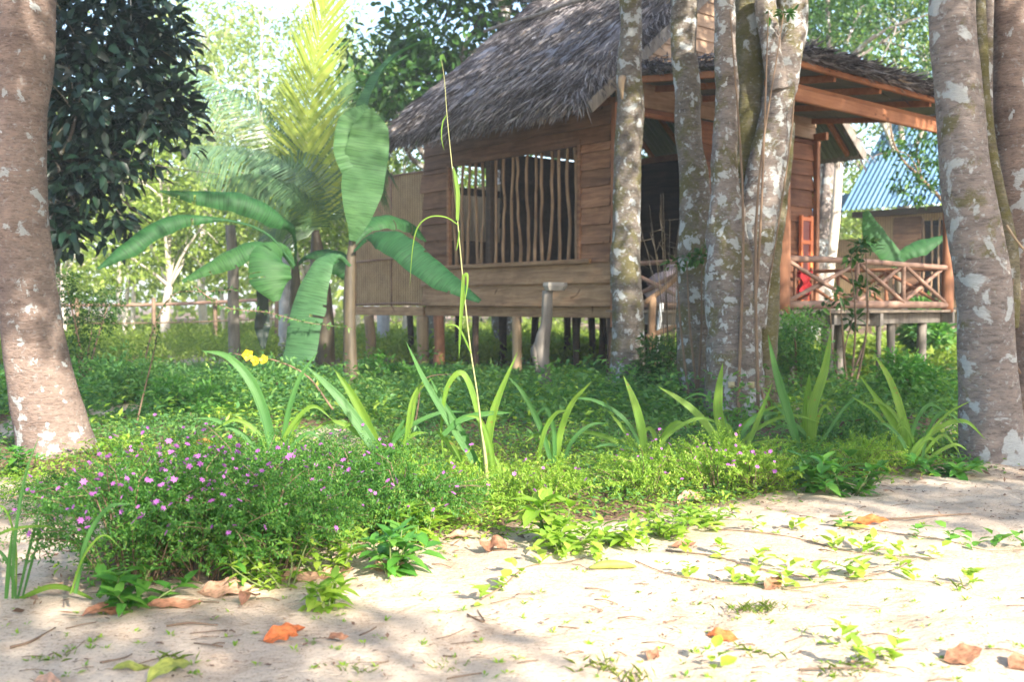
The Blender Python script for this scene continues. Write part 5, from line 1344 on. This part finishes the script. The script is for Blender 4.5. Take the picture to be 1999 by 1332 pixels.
HE = [
 ('separate rosette of glossy green leaves on bare sand in front of the bed', 640, 1185, .10, 3, .075, .04, 'leaf_herb', 3),
 ('leafy herb at the lower left corner of the bed above brown leaves', 262, 1180, .13, 4, .075, .10, 'leaf_herb', 4),
 ('big leaved herb in front of the right part of the flowering mass', 765, 1125, .16, 4, .085, .08, 'leaf_herb', 4),
 ('upright herb with whorled leaves in the middle of the bed front', 465, 1150, .20, 4, .055, .07, 'leaf_herb', 6),
 ('paired leaf herb with rows of oval leaves right of the whorled one', 560, 1150, .17, 6, .040, .12, 'leaf_bright', 7),
 ('herb with oval leaves in rows before the bed centre', 640, 1125, .20, 6, .042, .12, 'leaf_bright', 7),
 ('pair of large pointed leaves standing out of the flowering mass', 545, 1105, .26, 2, .09, .04, 'leaf_herb', 4),
 ('light green herb at the right side of the flowering mass', 820, 1070, .16, 5, .07, .10, 'leaf_bright', 5),
 ('herb with two very large oval leaves right of the tall grass stalk', 1075, 1060, .18, 3, .11, .07, 'leaf_herb', 3),
 ('clump of pointed leaves on the sand edge below the large oval leaves', 1100, 1085, .10, 5, .065, .10, 'leaf_bright', 4),
 ('low herb spreading over sand right of the pointed clump', 1190, 1065, .10, 5, .065, .12, 'leaf_bright', 4),
 ('low bright herb under the feathery bushes', 1290, 1045, .09, 5, .06, .12, 'leaf_bright', 4),
 ('small herb patch between dry leaves under the brightest bush', 1385, 1030, .08, 4, .055, .12, 'leaf_bright', 4),
 ('broad dull leaf herb below the tallest lily', 1590, 965, .20, 4, .11, .12, 'leaf_herb', 4),
 ('spreading herb with yellow green leaves in front of the leaning lily', 1655, 975, .15, 5, .08, .14, 'leaf_herb', 4),
 ('dark green broad herb at the bed corner near the massive trunk', 1845, 935, .10, 5, .09, .14, 'leaf_herb', 4),
 ('small herb with round leaves at the left edge behind the big trunk foot', 25, 925, .16, 4, .07, .09, 'leaf_herb', 4),
 ('light green weed at the right foot of the big left trunk', 225, 900, .12, 5, .06, .12, 'leaf_bright', 5),
]
for k, (lab, px, py, h, ns, Lf, R, mt, pr_) in enumerate(HE): herb(lab, px, py, h * .75, int(ns * 1.7 + .5), Lf * 1.15, 300 + k, 'leaf_bright' if (mt == 'leaf_herb' and k in (0, 8)) else mt, R * 1.5, pairs=pr_, ratio=.46)

# low growth at the bed edge nobody could count
def cover(name, label, n_cl, area, mat, Lf, hmax, seed, per=26, dens=None, ratio=.45, kind='rhomb', R=.10, up=.4):
    r = np.random.default_rng(seed)
    x0, x1, y0, y1 = area
    cx = []; cy = []
    while len(cx) < n_cl:
        y = y0 + (y1 - y0) * r.uniform(0, 1) ** .8; x = r.uniform(x0, x1)
        if abs(x) > .56 * y + .6: continue
        if dens is not None and r.uniform() > dens(x, y): continue
        cx.append(x); cy.append(y)
    cx = np.array(cx); cy = np.array(cy); k = r.integers(0, n_cl, n_cl * per)
    sc = r.uniform(.5, 1.3, n_cl)
    x = cx[k] + r.normal(0, R, len(k)) * sc[k]; y = cy[k] + r.normal(0, R, len(k)) * sc[k]
    z = gz(x, y) + r.uniform(0, 1, len(k)) ** 1.1 * hmax * sc[k] * np.exp(-((x - cx[k]) ** 2 + (y - cy[k]) ** 2) / (2 * (R * 1.6) ** 2))
    d = np.stack([r.normal(0, 1, len(k)), r.normal(0, 1, len(k)), r.uniform(-.1, up * 2, len(k))], 1)
    u = np.array([0, 0, 1.0]) + r.normal(0, .35, (len(k), 3))
    L = Lf * r.uniform(.55, 1.3, len(k)) * sc[k] ** .3
    b = MB(); leaves(b, np.stack([x, y, z], 1), d, u, L, L * ratio, kind, .15)
    return tag(b.build(name, M[mat]), label, 'ground cover', kind='stuff')
inbed = lambda x, y: float(np.clip((y - bed_front(x)) / .15, 0, 1)) * (1 if (x > -1.2 - (y - 3) * .15 or y > 4.5) else 0)
cover('edge_weeds', 'small leafy weeds filling the bed between the bushes', 1500, (-2.6, 2.9, 2.9, 6.0), 'leaf_bright', .028, .07, 1, 22, lambda x, y: inbed(x, y) * (.75 if y < bed_front(x) + 1.3 else .3) * (1 if x < .1 else .25 + .75 * (vnoise(x * 2.2 + 3, y * 1.6) > .5)))
cover('edge_weeds', 'darker green weeds low in the bed and around the trunk feet', 1500, (-3.4, 3.4, 3.6, 7.2), 'leaf_cover', .030, .08, 2, 22, lambda x, y: inbed(x, y) * (.15 + .85 * (vnoise(x * 1.3, y * 1.3) > .52)) * (0 if (x > 1.85 and y < 5.2) else 1))
mid = lambda x, y: (.10 + .90 * (vnoise(x * .9 + 2, y * .6 + 5) < .58)) * (.12 + .88 * float(np.clip((y - 6.6) / 1.6, 0, 1)))
cover('undergrowth', 'blue green leafy undergrowth in the shade before the hut', 3200, (-5.5, 5.5, 6.0, 12.5), 'leaf_cover', .055, .075, 3, 24, lambda x, y: mid(x, y) * (1 if y < 9.6 else .6), R=.14)
cover('undergrowth', 'taller leafy undergrowth left of the hut and along the stilts', 1500, (-7, 1.2, 8.6, 13.5), 'leaf_cover', .065, .10, 4, 24, lambda x, y: .5 + .5 * vnoise(x * .7, y * .7), R=.18)
cover('undergrowth', 'ragged taller weeds standing in the shade behind the lilies', 560, (-4.6, 4.6, 7.0, 11.5), 'leaf_cover', .06, .36, 31, 34, lambda x, y: 1.0 if y < 9.3 else 0, R=.09)
cover('undergrowth', 'yellowish young weeds sprinkled through the shaded ground', 420, (-4.6, 4.6, 6.0, 11.0), 'leaf_bright', .05, .22, 32, 22, None, R=.08)
cover('undergrowth', 'lush sunny leaves under and beyond the porch', 1100, (3.2, 9.5, 12.0, 20), 'leaf_sunny', .13, .32, 5, 30, None, R=.3)
cover('undergrowth', 'green growth behind the hut seen between the stilts', 900, (-3, 6, 15.5, 22), 'leaf_sunny', .13, .30, 6, 30, None, R=.3)
cover('meadow_plants', 'sunlit grass and weeds in the clearing on the left', 3600, (-14, 1.5, 13.5, 30), 'leaf_sunny', .12, .38, 7, 26, None, R=.35, ratio=.3, up=.9)
# dead leaves and scraps on the soil
def litter(name, label, n, area, Ls, seed, dens=None, mat='litter'):
    r = np.random.default_rng(seed); x0, x1, y0, y1 = area
    x = r.uniform(x0, x1, n * 3); y = y0 + (y1 - y0) * r.uniform(0, 1, n * 3) ** .85
    keep = np.abs(x) < .56 * y + .5
    if dens is not None: keep &= r.uniform(0, 1, n * 3) < dens(x, y)
    x = x[keep][:n]; y = y[keep][:n]; m = len(x)
    d = np.stack([r.normal(0, 1, m), r.normal(0, 1, m), r.uniform(-.05, .15, m)], 1)
    L = Ls * r.uniform(.3, 1.3, m)
    b = MB(); leaves(b, np.stack([x, y, gz(x, y) + .006], 1), d, np.array([0, 0, 1.0]) + r.normal(0, .25, (m, 3)), L, L * r.uniform(.12, .5, m), 'rhomb', -.1)
    return tag(b.build(name, M[mat]), label, 'litter', kind='stuff')
bd = lambda x, y: np.clip(.25 + (y - bed_front(x)) * 1.5, .0, 1)
litter('leaf_litter', 'brown dead leaves and scraps scattered over the soil of the bed', 5200, (-4, 4, 2.9, 12), .06, 8, bd)
litter('sand_scraps', 'tiny twigs and leaf scraps scattered on the sand', 3000, (-1.8, 3.2, 2.1, 5.4), .018, 9, lambda x, y: np.clip(.55 - (y - bed_front(x)) * .3, .1, 1) * (.2 + (vnoise(x * 2, y * 3) > .5)))
litter('leaf_litter', 'brown leaf scraps gathered along the front edge of the bed', 900, (-1.9, 3.2, 2.6, 5.6), .045, 12, lambda x, y: np.exp(-((y - bed_front(x) + .05) / .22) ** 2))
litter('leaf_litter', 'dry scraps in the shade at the foot of the massive trunk', 500, (1.5, 3.4, 3.9, 5.6), .04, 13, lambda x, y: np.clip(y - 4.2, .1, 1))
r_ = np.random.default_rng(77)
b = MB()      # thin broken stems lying about
for k in range(190):
    py = r_.uniform(960, 1331); px = r_.uniform(0, 1999); p = ground_at(px, py); a = r_.normal(0, .5); L = r_.uniform(.012, .09)
    q = p + np.array([math.cos(a) * L, math.sin(a) * L, 0]); q[2] = float(gz(q[0], q[1])) + .004; m = (p + q) / 2 + r_.normal(0, .004, 3); m[2] = p[2] + .006; p[2] += .003
    tube(b, [p, m, q], [r_.uniform(.0006, .0022)], 4, 5)
tag(b.build('sand_scraps', M['stem_brown']), 'thin broken stalks lying all over the sand', 'litter', kind='stuff')

# tiny seedlings and grass tufts on the sand
b = MB(); n_ = 300
A = []; D = []; LL = []
for k in range(n_):
    py = 1000 + 332 * r_.uniform(0, 1) ** .8; px = r_.uniform(0, 1999); p = ground_at(px, py)
    if p[1] > bed_front(p[0]) + .15: continue
    for q in range(r_.integers(3, 9)):
        a = r_.uniform(0, 6.28); A.append(p + [math.cos(a) * .004, math.sin(a) * .004, 0]); D.append([math.cos(a), math.sin(a), r_.uniform(.15, 1.2)]); LL.append(r_.uniform(.007, .02))
LL = np.array(LL); leaves(b, np.array(A), np.array(D, float), np.tile([0, 0, 1.0], (len(A), 1)), LL, LL * .42, 'rhomb', .1)
tag(b.build('seedlings', M['leaf_bright']), 'tiny green seedlings sprinkled on the sand', 'seedlings', kind='stuff')
b = MB(); A = []; D = []; LL = []
for (px, py, n, s_) in [(1160, 1305, 26, .05), (1235, 1320, 30, .06), (340, 1285, 14, .05), (1640, 1315, 16, .05), (1700, 1300, 16, .05), (1460, 1265, 8, .05), (1880, 1150, 10, .05), (1495, 1275, 8, .04), (1455, 1195, 70, .035), (1490, 1190, 60, .035), (700, 1300, 30, .03), (120, 1270, 14, .04), (880, 1300, 24, .025)]:
    c = ground_at(px, py)
    for q in range(n):
        a = r_.uniform(0, 6.28); A.append(c + [r_.normal(0, .03), r_.normal(0, .02), 0]); D.append([math.cos(a) * .7, math.sin(a) * .7, r_.uniform(.2, 1.6)]); LL.append(s_ * r_.uniform(.5, 1.2))
LL = np.array(LL); leaves(b, np.array(A), np.array(D, float), np.tile([0, 0, 1.0], (len(A), 1)), LL * .8, .0014, 'rhomb', .3)
tag(b.build('grass_tufts', M['leaf_sunny']), 'thin yellowish grass tufts on the open sand', 'grass', kind='stuff')

# creeping runners over the sand
RUN = [
 ('creeping runner nearest the viewer crossing the sand from the green pod', [(1240, 1112), (1300, 1125), (1390, 1136), (1480, 1140), (1560, 1145), (1690, 1140), (1790, 1140), (1880, 1143)], [(1350, 1130), (1430, 1138), (1470, 1138), (1535, 1145), (1600, 1138), (1680, 1138), (1775, 1135), (1890, 1140)]),
 ('long creeping runner rising through the middle of the sprouts', [(1300, 1080), (1390, 1095), (1460, 1110), (1560, 1125), (1660, 1135), (1740, 1125), (1790, 1100)], [(1265, 1085), (1340, 1090), (1410, 1095), (1480, 1110), (1535, 1115), (1655, 1130), (1740, 1110), (1760, 1095)]),
 ('upper creeping runner below the bushes heading for the shade', [(1380, 1040), (1480, 1052), (1570, 1062), (1650, 1078), (1740, 1090), (1830, 1100)], [(1320, 1060), (1395, 1045), (1480, 1050), (1560, 1045), (1630, 1075), (1675, 1080), (1700, 1080), (1830, 1100)]),
 ('dry dark runner along the shade line on the right', [(1650, 1040), (1750, 1055), (1840, 1070), (1930, 1085), (2000, 1090)], [(1650, 1040), (1790, 1060), (1850, 1065), (1900, 1078), (1945, 1080), (1990, 1080)]),
 ('short runner with toothed leaves left of the green pod', [(940, 1175), (985, 1150), (1030, 1125), (1100, 1110), (1160, 1100)], [(945, 1178), (985, 1155), (1010, 1140), (1060, 1120), (1105, 1105), (1165, 1110)]),
 ('faint runner with small sprouts at the front right', [(1560, 1300), (1640, 1310), (1700, 1320), (1760, 1325)], [(1400, 1300), (1700, 1310), (1745, 1295), (1640, 1255)]),
]
for k, (lab, line, spr) in enumerate(RUN):
    P = [ground_at(*q) + np.array([0, 0, .006]) for q in line]
    t = thing('creeping_vine', lab, 'creeper', (P[0][0], P[0][1], 0), group='creeping runners on the sand')
    b = MB(); tube(b, P, [.0024, .002, .0012], 5, 60, .3, k, 9); b.build('runner', M['stem_brown'], t)
    for q, (px, py) in enumerate(spr):
        c = ground_at(px, py); rr = np.random.default_rng(k * 50 + q); b = MB(); m = rr.integers(5, 9)
        az = rr.uniform(0, 6.28, m); hgt = np.linspace(0, .045, m)
        A = c + np.stack([rr.normal(0, .010, m), rr.normal(0, .010, m), hgt], 1); D = np.stack([np.cos(az), np.sin(az), rr.uniform(.3, 1.0, m)], 1)
        leaves(b, A, D, np.array([0, 0, 1.0]) + rr.normal(0, .2, (m, 3)), rr.uniform(.032, .06, m), rr.uniform(.02, .036, m), 'oval', .2)
        b.build('sprout', M['leaf_bright' if k != 3 else 'leaf_herb'], t)

# single fallen leaves, pod, sticks
def fallen(name, label, cat, px, py, L, W, ang, mat, lift=.2, seed=0, curl=.5):
    p = ground_at(px, py); p[2] += .004
    dr = np.array([math.cos(ang), math.sin(ang), 0]); r = np.random.default_rng(seed + 900)
    P = [p - dr * L / 2 + [0, 0, .002], p - dr * L * .2 + [0, 0, L * lift * r.uniform(.1, .4)], p + dr * L * .2 + [0, 0, L * lift * r.uniform(.05, .45)] + [-dr[1] * W * r.normal(0, .12), dr[0] * W * r.normal(0, .12), 0], p + dr * L / 2 + [0, 0, L * lift * r.uniform(0, .5)]]
    b = MB(); ribbon(b, P, [W * .08, W * .75, W, W * .95, W * .6, W * .04], np.array([r.normal(0, .25), -.55, 1.0]), 20, curl * r.uniform(.3, .9), 7, .22, 0, 0, seed)
    V = np.array(b.v[0]); V[:, 2] += np.maximum(0, (gz(V[:, 0], V[:, 1]) + .002) - V[:, 2]); b.v[0] = V
    F = b.f[0]; b.v[0] = np.vstack([V, V - [0, 0, .0012]]); b.f.append(F[:, ::-1] + len(V)); b.n *= 2
    t = thing(name, label, cat, (p[0], p[1], 0)) 
    b.build('blade', M[mat], t)
    s = MB(); tube(s, [P[0] + dr * .002, P[0] - dr * L * .16 + [0, 0, .003]], [.0012, .0009], 5, 3); s.build('leaf_stalk', M['stem_brown'], t)
FL = [
 ('upper of two orange fallen leaves side by side on the sand', 564, 1228, .085, .038, .05, 'fall_orange', .35),
 ('lower of two orange fallen leaves, its pointed tip to the left', 548, 1252, .085, .050, .25, 'fall_orange', .4),
 ('light orange brown leaf lying alone on the bright sand at centre right', 1410, 1238, .080, .036, 2.7, 'fall_orange', .35),
 ('wrinkled reddish brown leaf arched on the sand at the lower right', 1880, 1288, .095, .055, .1, 'fall_brown', .6),
 ('brown leaf cut by the right edge of the photo', 1992, 1298, .07, .05, .4, 'fall_brown', .5),
 ('yellow green folded leaf standing at the bottom edge', 332, 1312, .12, .045, .9, 'fall_green', .5),
 ('narrow yellow green leaf left of the folded one', 258, 1298, .09, .022, .25, 'fall_green', .3),
 ('rust brown leaf curled beside the bed right of centre', 962, 1090, .10, .06, 2.8, 'fall_brown', .6),
 ('long tan leaf flat under the right bushes', 905, 1060, .12, .035, .0, 'fall_tan', .3),
 ('rolled brown leaf standing on end at the bed edge', 488, 1180, .09, .045, 1.3, 'fall_brown', .9),
 ('big tan leaf half hidden under the herbs at the bed edge', 440, 1165, .16, .07, .1, 'fall_tan', .35),
 ('long flat brown leaf below the left bushes', 340, 1190, .16, .035, .05, 'fall_brown', .25),
 ('red brown leaf under the herb at the lower left bed corner', 205, 1192, .12, .04, .4, 'fall_brown', .35),
 ('pinkish leaf fragment at the bottom left edge', 95, 1326, .09, .04, -.4, 'fall_tan', .4),
 ('light brown leaf at the bed front between two herbs', 590, 1140, .14, .05, .2, 'fall_tan', .4),
 ('orange tan leaf at the bed edge below the big leaved herb', 655, 1130, .11, .05, .3, 'fall_tan', .5),
 ('curled tan leaf right of the big leaved herb', 755, 1125, .12, .05, -.3, 'fall_tan', .5),
 ('red and yellow leaf lying where the shade begins on the right', 1700, 1030, .13, .05, -.2, 'fall_orange', .35),
 ('yellow leaf tucked against the red one at the shade line', 1660, 1038, .14, .035, -.1, 'fall_green', .25),
 ('dry tan leaf under the brightest feathery bush', 1350, 985, .14, .06, .4, 'fall_tan', .6),
 ('brown leaf among the sprouts near the upper runner', 1335, 1072, .09, .03, .2, 'fall_brown', .4),
 ('crumpled brown leaf between the sprouts at the centre of the runners', 1510, 1145, .08, .045, .7, 'fall_brown', .8),
 ('small crumpled dark leaf on the sand left of the orange brown one', 1275, 1278, .05, .03, 1.0, 'fall_brown', .9),
 ('grey brown scrap of leaf below the rosette on the sand', 660, 1245, .06, .022, -.3, 'fall_brown', .5),
 ('orange leaf in the litter right of the big left trunk', 400, 880, .13, .05, .3, 'fall_orange', .4),
]
for k, (lab, px, py, L, W, a, mt, lift) in enumerate(FL): fallen('fallen_leaf', lab, 'leaf', px, py, L, W, a, mt, lift, k)
p = ground_at(1200, 1122)
b = MB(); tube(b, [ground_at(1150, 1124) + [0, 0, .01], ground_at(1180, 1122) + [0, 0, .016], ground_at(1215, 1122) + [0, 0, .014], ground_at(1242, 1120) + [0, 0, .008]], [.003, .013, .014, .011, .003], 10, 16, .08, 3, 20)
simple_thing('seed_pod', 'smooth light green pod lying on the sand between the runners', 'pod', b, M['fall_green'])
STK = [('dark twig lying at the far left on the sand', [(20, 1253), (60, 1243), (108, 1222)], .0032),
       ('thin black stick below the left bushes', [(195, 1286), (240, 1282), (258, 1274)], .0022),
       ('forked brown twig in the half shade left of the orange leaves', [(325, 1228), (370, 1226), (425, 1230)], .003),
       ('small V shaped twig on bright sand at the centre', [(912, 1212), (938, 1222), (945, 1220), (932, 1200)], .0025),
       ('long dark stick in the shade at the right', [(1620, 1016), (1740, 1022), (1830, 1026), (1895, 1024)], .004),
       ('slanting thin stick at the lower right corner', [(1655, 1294), (1690, 1305), (1715, 1322)], .002)]
for lab, pts, r0 in STK:
    b = MB(); tube(b, [ground_at(*q) + [0, 0, r0 + .002] for q in pts], [r0, r0, r0 * .6], 6, 14, .25, int(pts[0][0]), 30); simple_thing('fallen_stick', lab, 'stick', b, M['stem_brown'])

# ------------------------------------------------------------------ shrubs and climbers in the middle ground
def shrub(name, label, pts, d, R, n, L, seed, mat, cat='shrub', stemmat='stem_brown', kind='rhomb', nstem=5, clump=14):
    r = np.random.default_rng(seed)
    cs = [at(px, py, d + r.uniform(-.2, .2)) for px, py in pts]
    base = np.mean(cs, axis=0); base[2] = 0
    t = thing(name, label, cat, base)
    b = MB()
    for c in cs: tube(b, [base + r.normal(0, .05, 3) * [1, 1, 0] - [0, 0, .05], (base + c) / 2 + r.normal(0, .05, 3), c], [.014, .01, .004], 5, 10, .1, seed, 4, cap=False)
    b.build('stem', M[stemmat], t)
    b = MB(); crown_cloud(b, cs, [R] * len(cs), n, L, L * .45, seed, kind, .85, .1, .2, clump); b.build('leaves', M[mat], t)
    return t
shrub('leafy_shrub', 'dark airy shrub with small leaves right beside the big left trunk', [(140, 600), (180, 640), (150, 690), (210, 600), (130, 560)], 9.5, .22, 2600, .04, 1, 'leaf_mid')
shrub('leafy_shrub', 'dense blue green shrub in the shade behind the big left trunk', [(170, 740), (230, 760), (290, 750), (350, 770), (200, 800), (260, 720)], 8.6, .24, 4200, .05, 2, 'leaf_cover')
shrub('leafy_shrub', 'dull green bush before the corner post of the porch', [(1550, 660), (1580, 700), (1530, 690), (1570, 640)], 9.0, .20, 3200, .045, 3, 'leaf_cover')
shrub('leafy_shrub', 'blue green plant with upright leaves under the outer end of the deck', [(1800, 620), (1815, 660), (1790, 650)], 13.2, .20, 900, .16, 4, 'leaf_cover')
shrub('leafy_shrub', 'leafy shrub with yellow green tips in the shade left of the banana stem', [(330, 780), (400, 790), (440, 830), (370, 830)], 7.6, .18, 2600, .055, 5, 'leaf_herb', kind='oval')
shrub('leafy_shrub', 'low green shrub around the foot of the tall weathered post', [(440, 770), (500, 790), (560, 800), (620, 780), (540, 740)], 8.6, .24, 4200, .05, 6, 'leaf_cover')
shrub('leafy_shrub', 'green shrub growing against the pale stilts of the washroom', [(740, 715), (790, 735), (760, 745), (830, 745), (700, 735)], 11.2, .18, 3000, .06, 7, 'leaf_herb')
shrub('leafy_shrub', 'spreading shrub before the slab topped post', [(900, 785), (980, 790), (1060, 795), (1140, 795), (1180, 785)], 8.8, .16, 3200, .05, 8, 'leaf_cover')
shrub('leafy_shrub', 'shaded shrub filling the ground between the slim trunk and forked trunks', [(1270, 720), (1310, 740), (1290, 690), (1260, 760)], 9.2, .20, 2600, .05, 9, 'leaf_mid')
shrub('leafy_shrub', 'feathery green shrub on the sunlit ground behind the leaning lily', [(1650, 850), (1720, 860), (1600, 850), (1680, 820)], 6.2, .14, 3000, .035, 10, 'leaf_cover')
shrub('fern_plant', 'arching fern like plant left of the massive trunk', [(1760, 730), (1800, 740), (1780, 770)], 8.5, .20, 1800, .06, 11, 'leaf_herb')
shrub('climbing_plant', 'small climber with dark leaves hanging over the front railing', [(1660, 500), (1690, 560), (1640, 580), (1620, 600), (1665, 620), (1690, 480)], 9.2, .10, 190, .09, 12, 'leaf_mid', 'climber', kind='oval', clump=5)
shrub('climbing_plant', 'little green climber clinging to the forked trunk at mid height', [(1340, 500), (1370, 505), (1320, 515), (1385, 480)], 7.9, .06, 130, .07, 13, 'leaf_mid', 'climber', kind='oval', clump=5)
shrub('climbing_plant', 'few bright leaves sprouting at the top of the forked trunks', [(1425, 20), (1500, 20), (1530, 25)], 7.3, .05, 24, .07, 14, 'leaf_mid', 'climber', kind='oval', clump=5)
# slender tree with open leaves before the blue roof
d = 15
base = at(1900, 640, d); base[2] = 0
t = thing('slender_tree', 'slender branching tree with open leaves before the blue metal roof', 'tree', base)
b = MB(); tube(b, [base - [0, 0, .1], at(1880, 520, d), at(1850, 410, d), at(1800, 350, d), at(1760, 310, d), at(1742, 270, d), at(1738, 235, d)], [.04, .03, .028, .022, .016, .01], 7, 30, .1, 4, 3)
tube(b, [at(1800, 350, d), at(1770, 300, d), at(1720, 300, d), at(1700, 310, d)], [.012, .008, .004], 5, 12); tube(b, [at(1850, 410, d), at(1840, 300, d), at(1825, 250, d)], [.014, .01, .005], 5, 12)
tube(b, [at(1800, 350, d), at(1790, 290, d), at(1810, 260, d)], [.01, .006], 5, 10)
b.build('trunk', M['stem_brown'], t)
b = MB(); crown_cloud(b, [at(1790, 270, d), at(1830, 260, d), at(1770, 330, d), at(1820, 310, d), at(1840, 350, d), at(1735, 290, d), at(1800, 370, d), at(1760, 360, d)], [.28, .3, .25, .28, .22, .18, .25, .2], 700, .11, .045, 61, 'oval', .9, .3, .1, 6); b.build('crown', M['leaf_mid'], t)
# bare shrub before the doorway
d = 9.6; base = at(1310, 720, d); base[2] = 0
b = MB(); r = np.random.default_rng(5)
for k in range(16):
    a = r.uniform(-1, 1); tip = at(1295 + a * 48, r.uniform(370, 520), d + r.uniform(-.2, .2)); m1 = at(1300 + a * 22, 560, d)
    tube(b, [base + [a * .03, 0, -.05], m1, tip], [.005, .003, .001], 5, 14, .2, k, 6)
    for q in range(2):
        f = r.uniform(.3, .8); s_ = m1 * (1 - f) + tip * f; tube(b, [s_, s_ + r.normal(0, .09, 3) + [0, 0, .07]], [.003, .001], 4, 4)
simple_thing('bare_shrub', 'leafless grey twiggy shrub standing before the dark doorway', 'shrub', b, M['banana_stem'])
# long arching stems with yellow trumpet flowers
def trumpet(parent, c, s, seed):
    r = np.random.default_rng(seed); b = MB(); ax = nrm(np.array([r.uniform(-.5, .5), -1, r.uniform(-.2, .5)])); sd = nrm(np.cross(ax, [0, 0, 1.0])); up = np.cross(sd, ax)
    for k in range(5):
        a = k * 1.2566; rd = sd * math.cos(a) + up * math.sin(a)
        leaves(b, np.array([c]), (rd + ax * .35)[None], ax[None] * -1, s, s * .85, 'oval', .1)
    tube(b, [c - ax * s * .9, c + ax * .002], [s * .08, s * .28], 8, 4)
    b.build('flower', M['petal_yellow'], parent)
def arching(label, pts, d, n, L, flowers, seed, mat='leaf_mid'):
    P = [at(px, py, d) for px, py in pts]
    t = thing('arching_branch', label, 'branch', (P[0][0], P[0][1], 0)); b = MB(); tube(b, P, [.007, .005, .002], 5, 30); b.build('stem', M['stem_brown'], t)
    Q = spline(P, n); T = nrm(np.gradient(Q, axis=0)); r = np.random.default_rng(seed); A = np.repeat(Q, 3, 0) ; D = np.repeat(T, 3, 0) * .4 + r.normal(0, .8, (3 * n, 3))
    b = MB(); leaves(b, A, D, np.array([0, 0, 1.0]) + r.normal(0, .4, (3 * n, 3)), L * r.uniform(.7, 1.2, 3 * n), L * .38, 'rhomb'); b.build('leaves', M[mat], t)
    for k, (px, py, s) in enumerate(flowers): trumpet(t, at(px, py, d - .05), s, seed * 10 + k)
arching('arching branch with a cluster of yellow trumpet flowers', [(650, 800), (600, 735), (540, 705), (500, 700), (455, 690)], 6.4, 34, .045, [(483, 693, .042), (500, 705, .036), (516, 703, .036)], 1, 'leaf_cover')
arching('long leafy branch crossing before both banana stems', [(380, 560), (440, 600), (520, 610), (600, 630), (680, 640)], 9.4, 46, .05, [], 2, 'leaf_cover')
arching('leafy branch reaching right above the posts at left', [(270, 760), (300, 640), (340, 575), (400, 570), (455, 565)], 9.2, 40, .05, [], 3)
arching('thin brown stem leaning up through the undergrowth left of the yellow flowers', [(255, 880), (280, 770), (300, 690), (310, 640)], 7.0, 26, .035, [(372, 766, .0)], 4) if False else arching('thin brown stem leaning up through the undergrowth left of the yellow flowers', [(255, 880), (280, 770), (300, 690), (310, 640)], 7.0, 26, .035, [], 4)
arching('bare reddish vine arching low between the lilies', [(800, 900), (815, 800), (830, 740), (900, 730)], 6.6, 8, .03, [], 5)

# ------------------------------------------------------------------ pale haze, added to lift the dark tones
m, nt, out = new_mat('haze_air')
vol = nd(nt, "ShaderNodeVolumePrincipled"); vol.inputs['Color'].default_value = (.86, .94, 1.0, 1); vol.inputs['Density'].default_value = .0024
vol.inputs['Anisotropy'].default_value = .0
nt.links.new(vol.outputs[0], out.inputs['Volume'])
b = MB(); box(b, -260, 260, -170, 420, -1.2, 13); o = b.build('haze', m, None, False); tag(o, 'thin pale humid air over the whole garden', 'haze', kind='stuff')
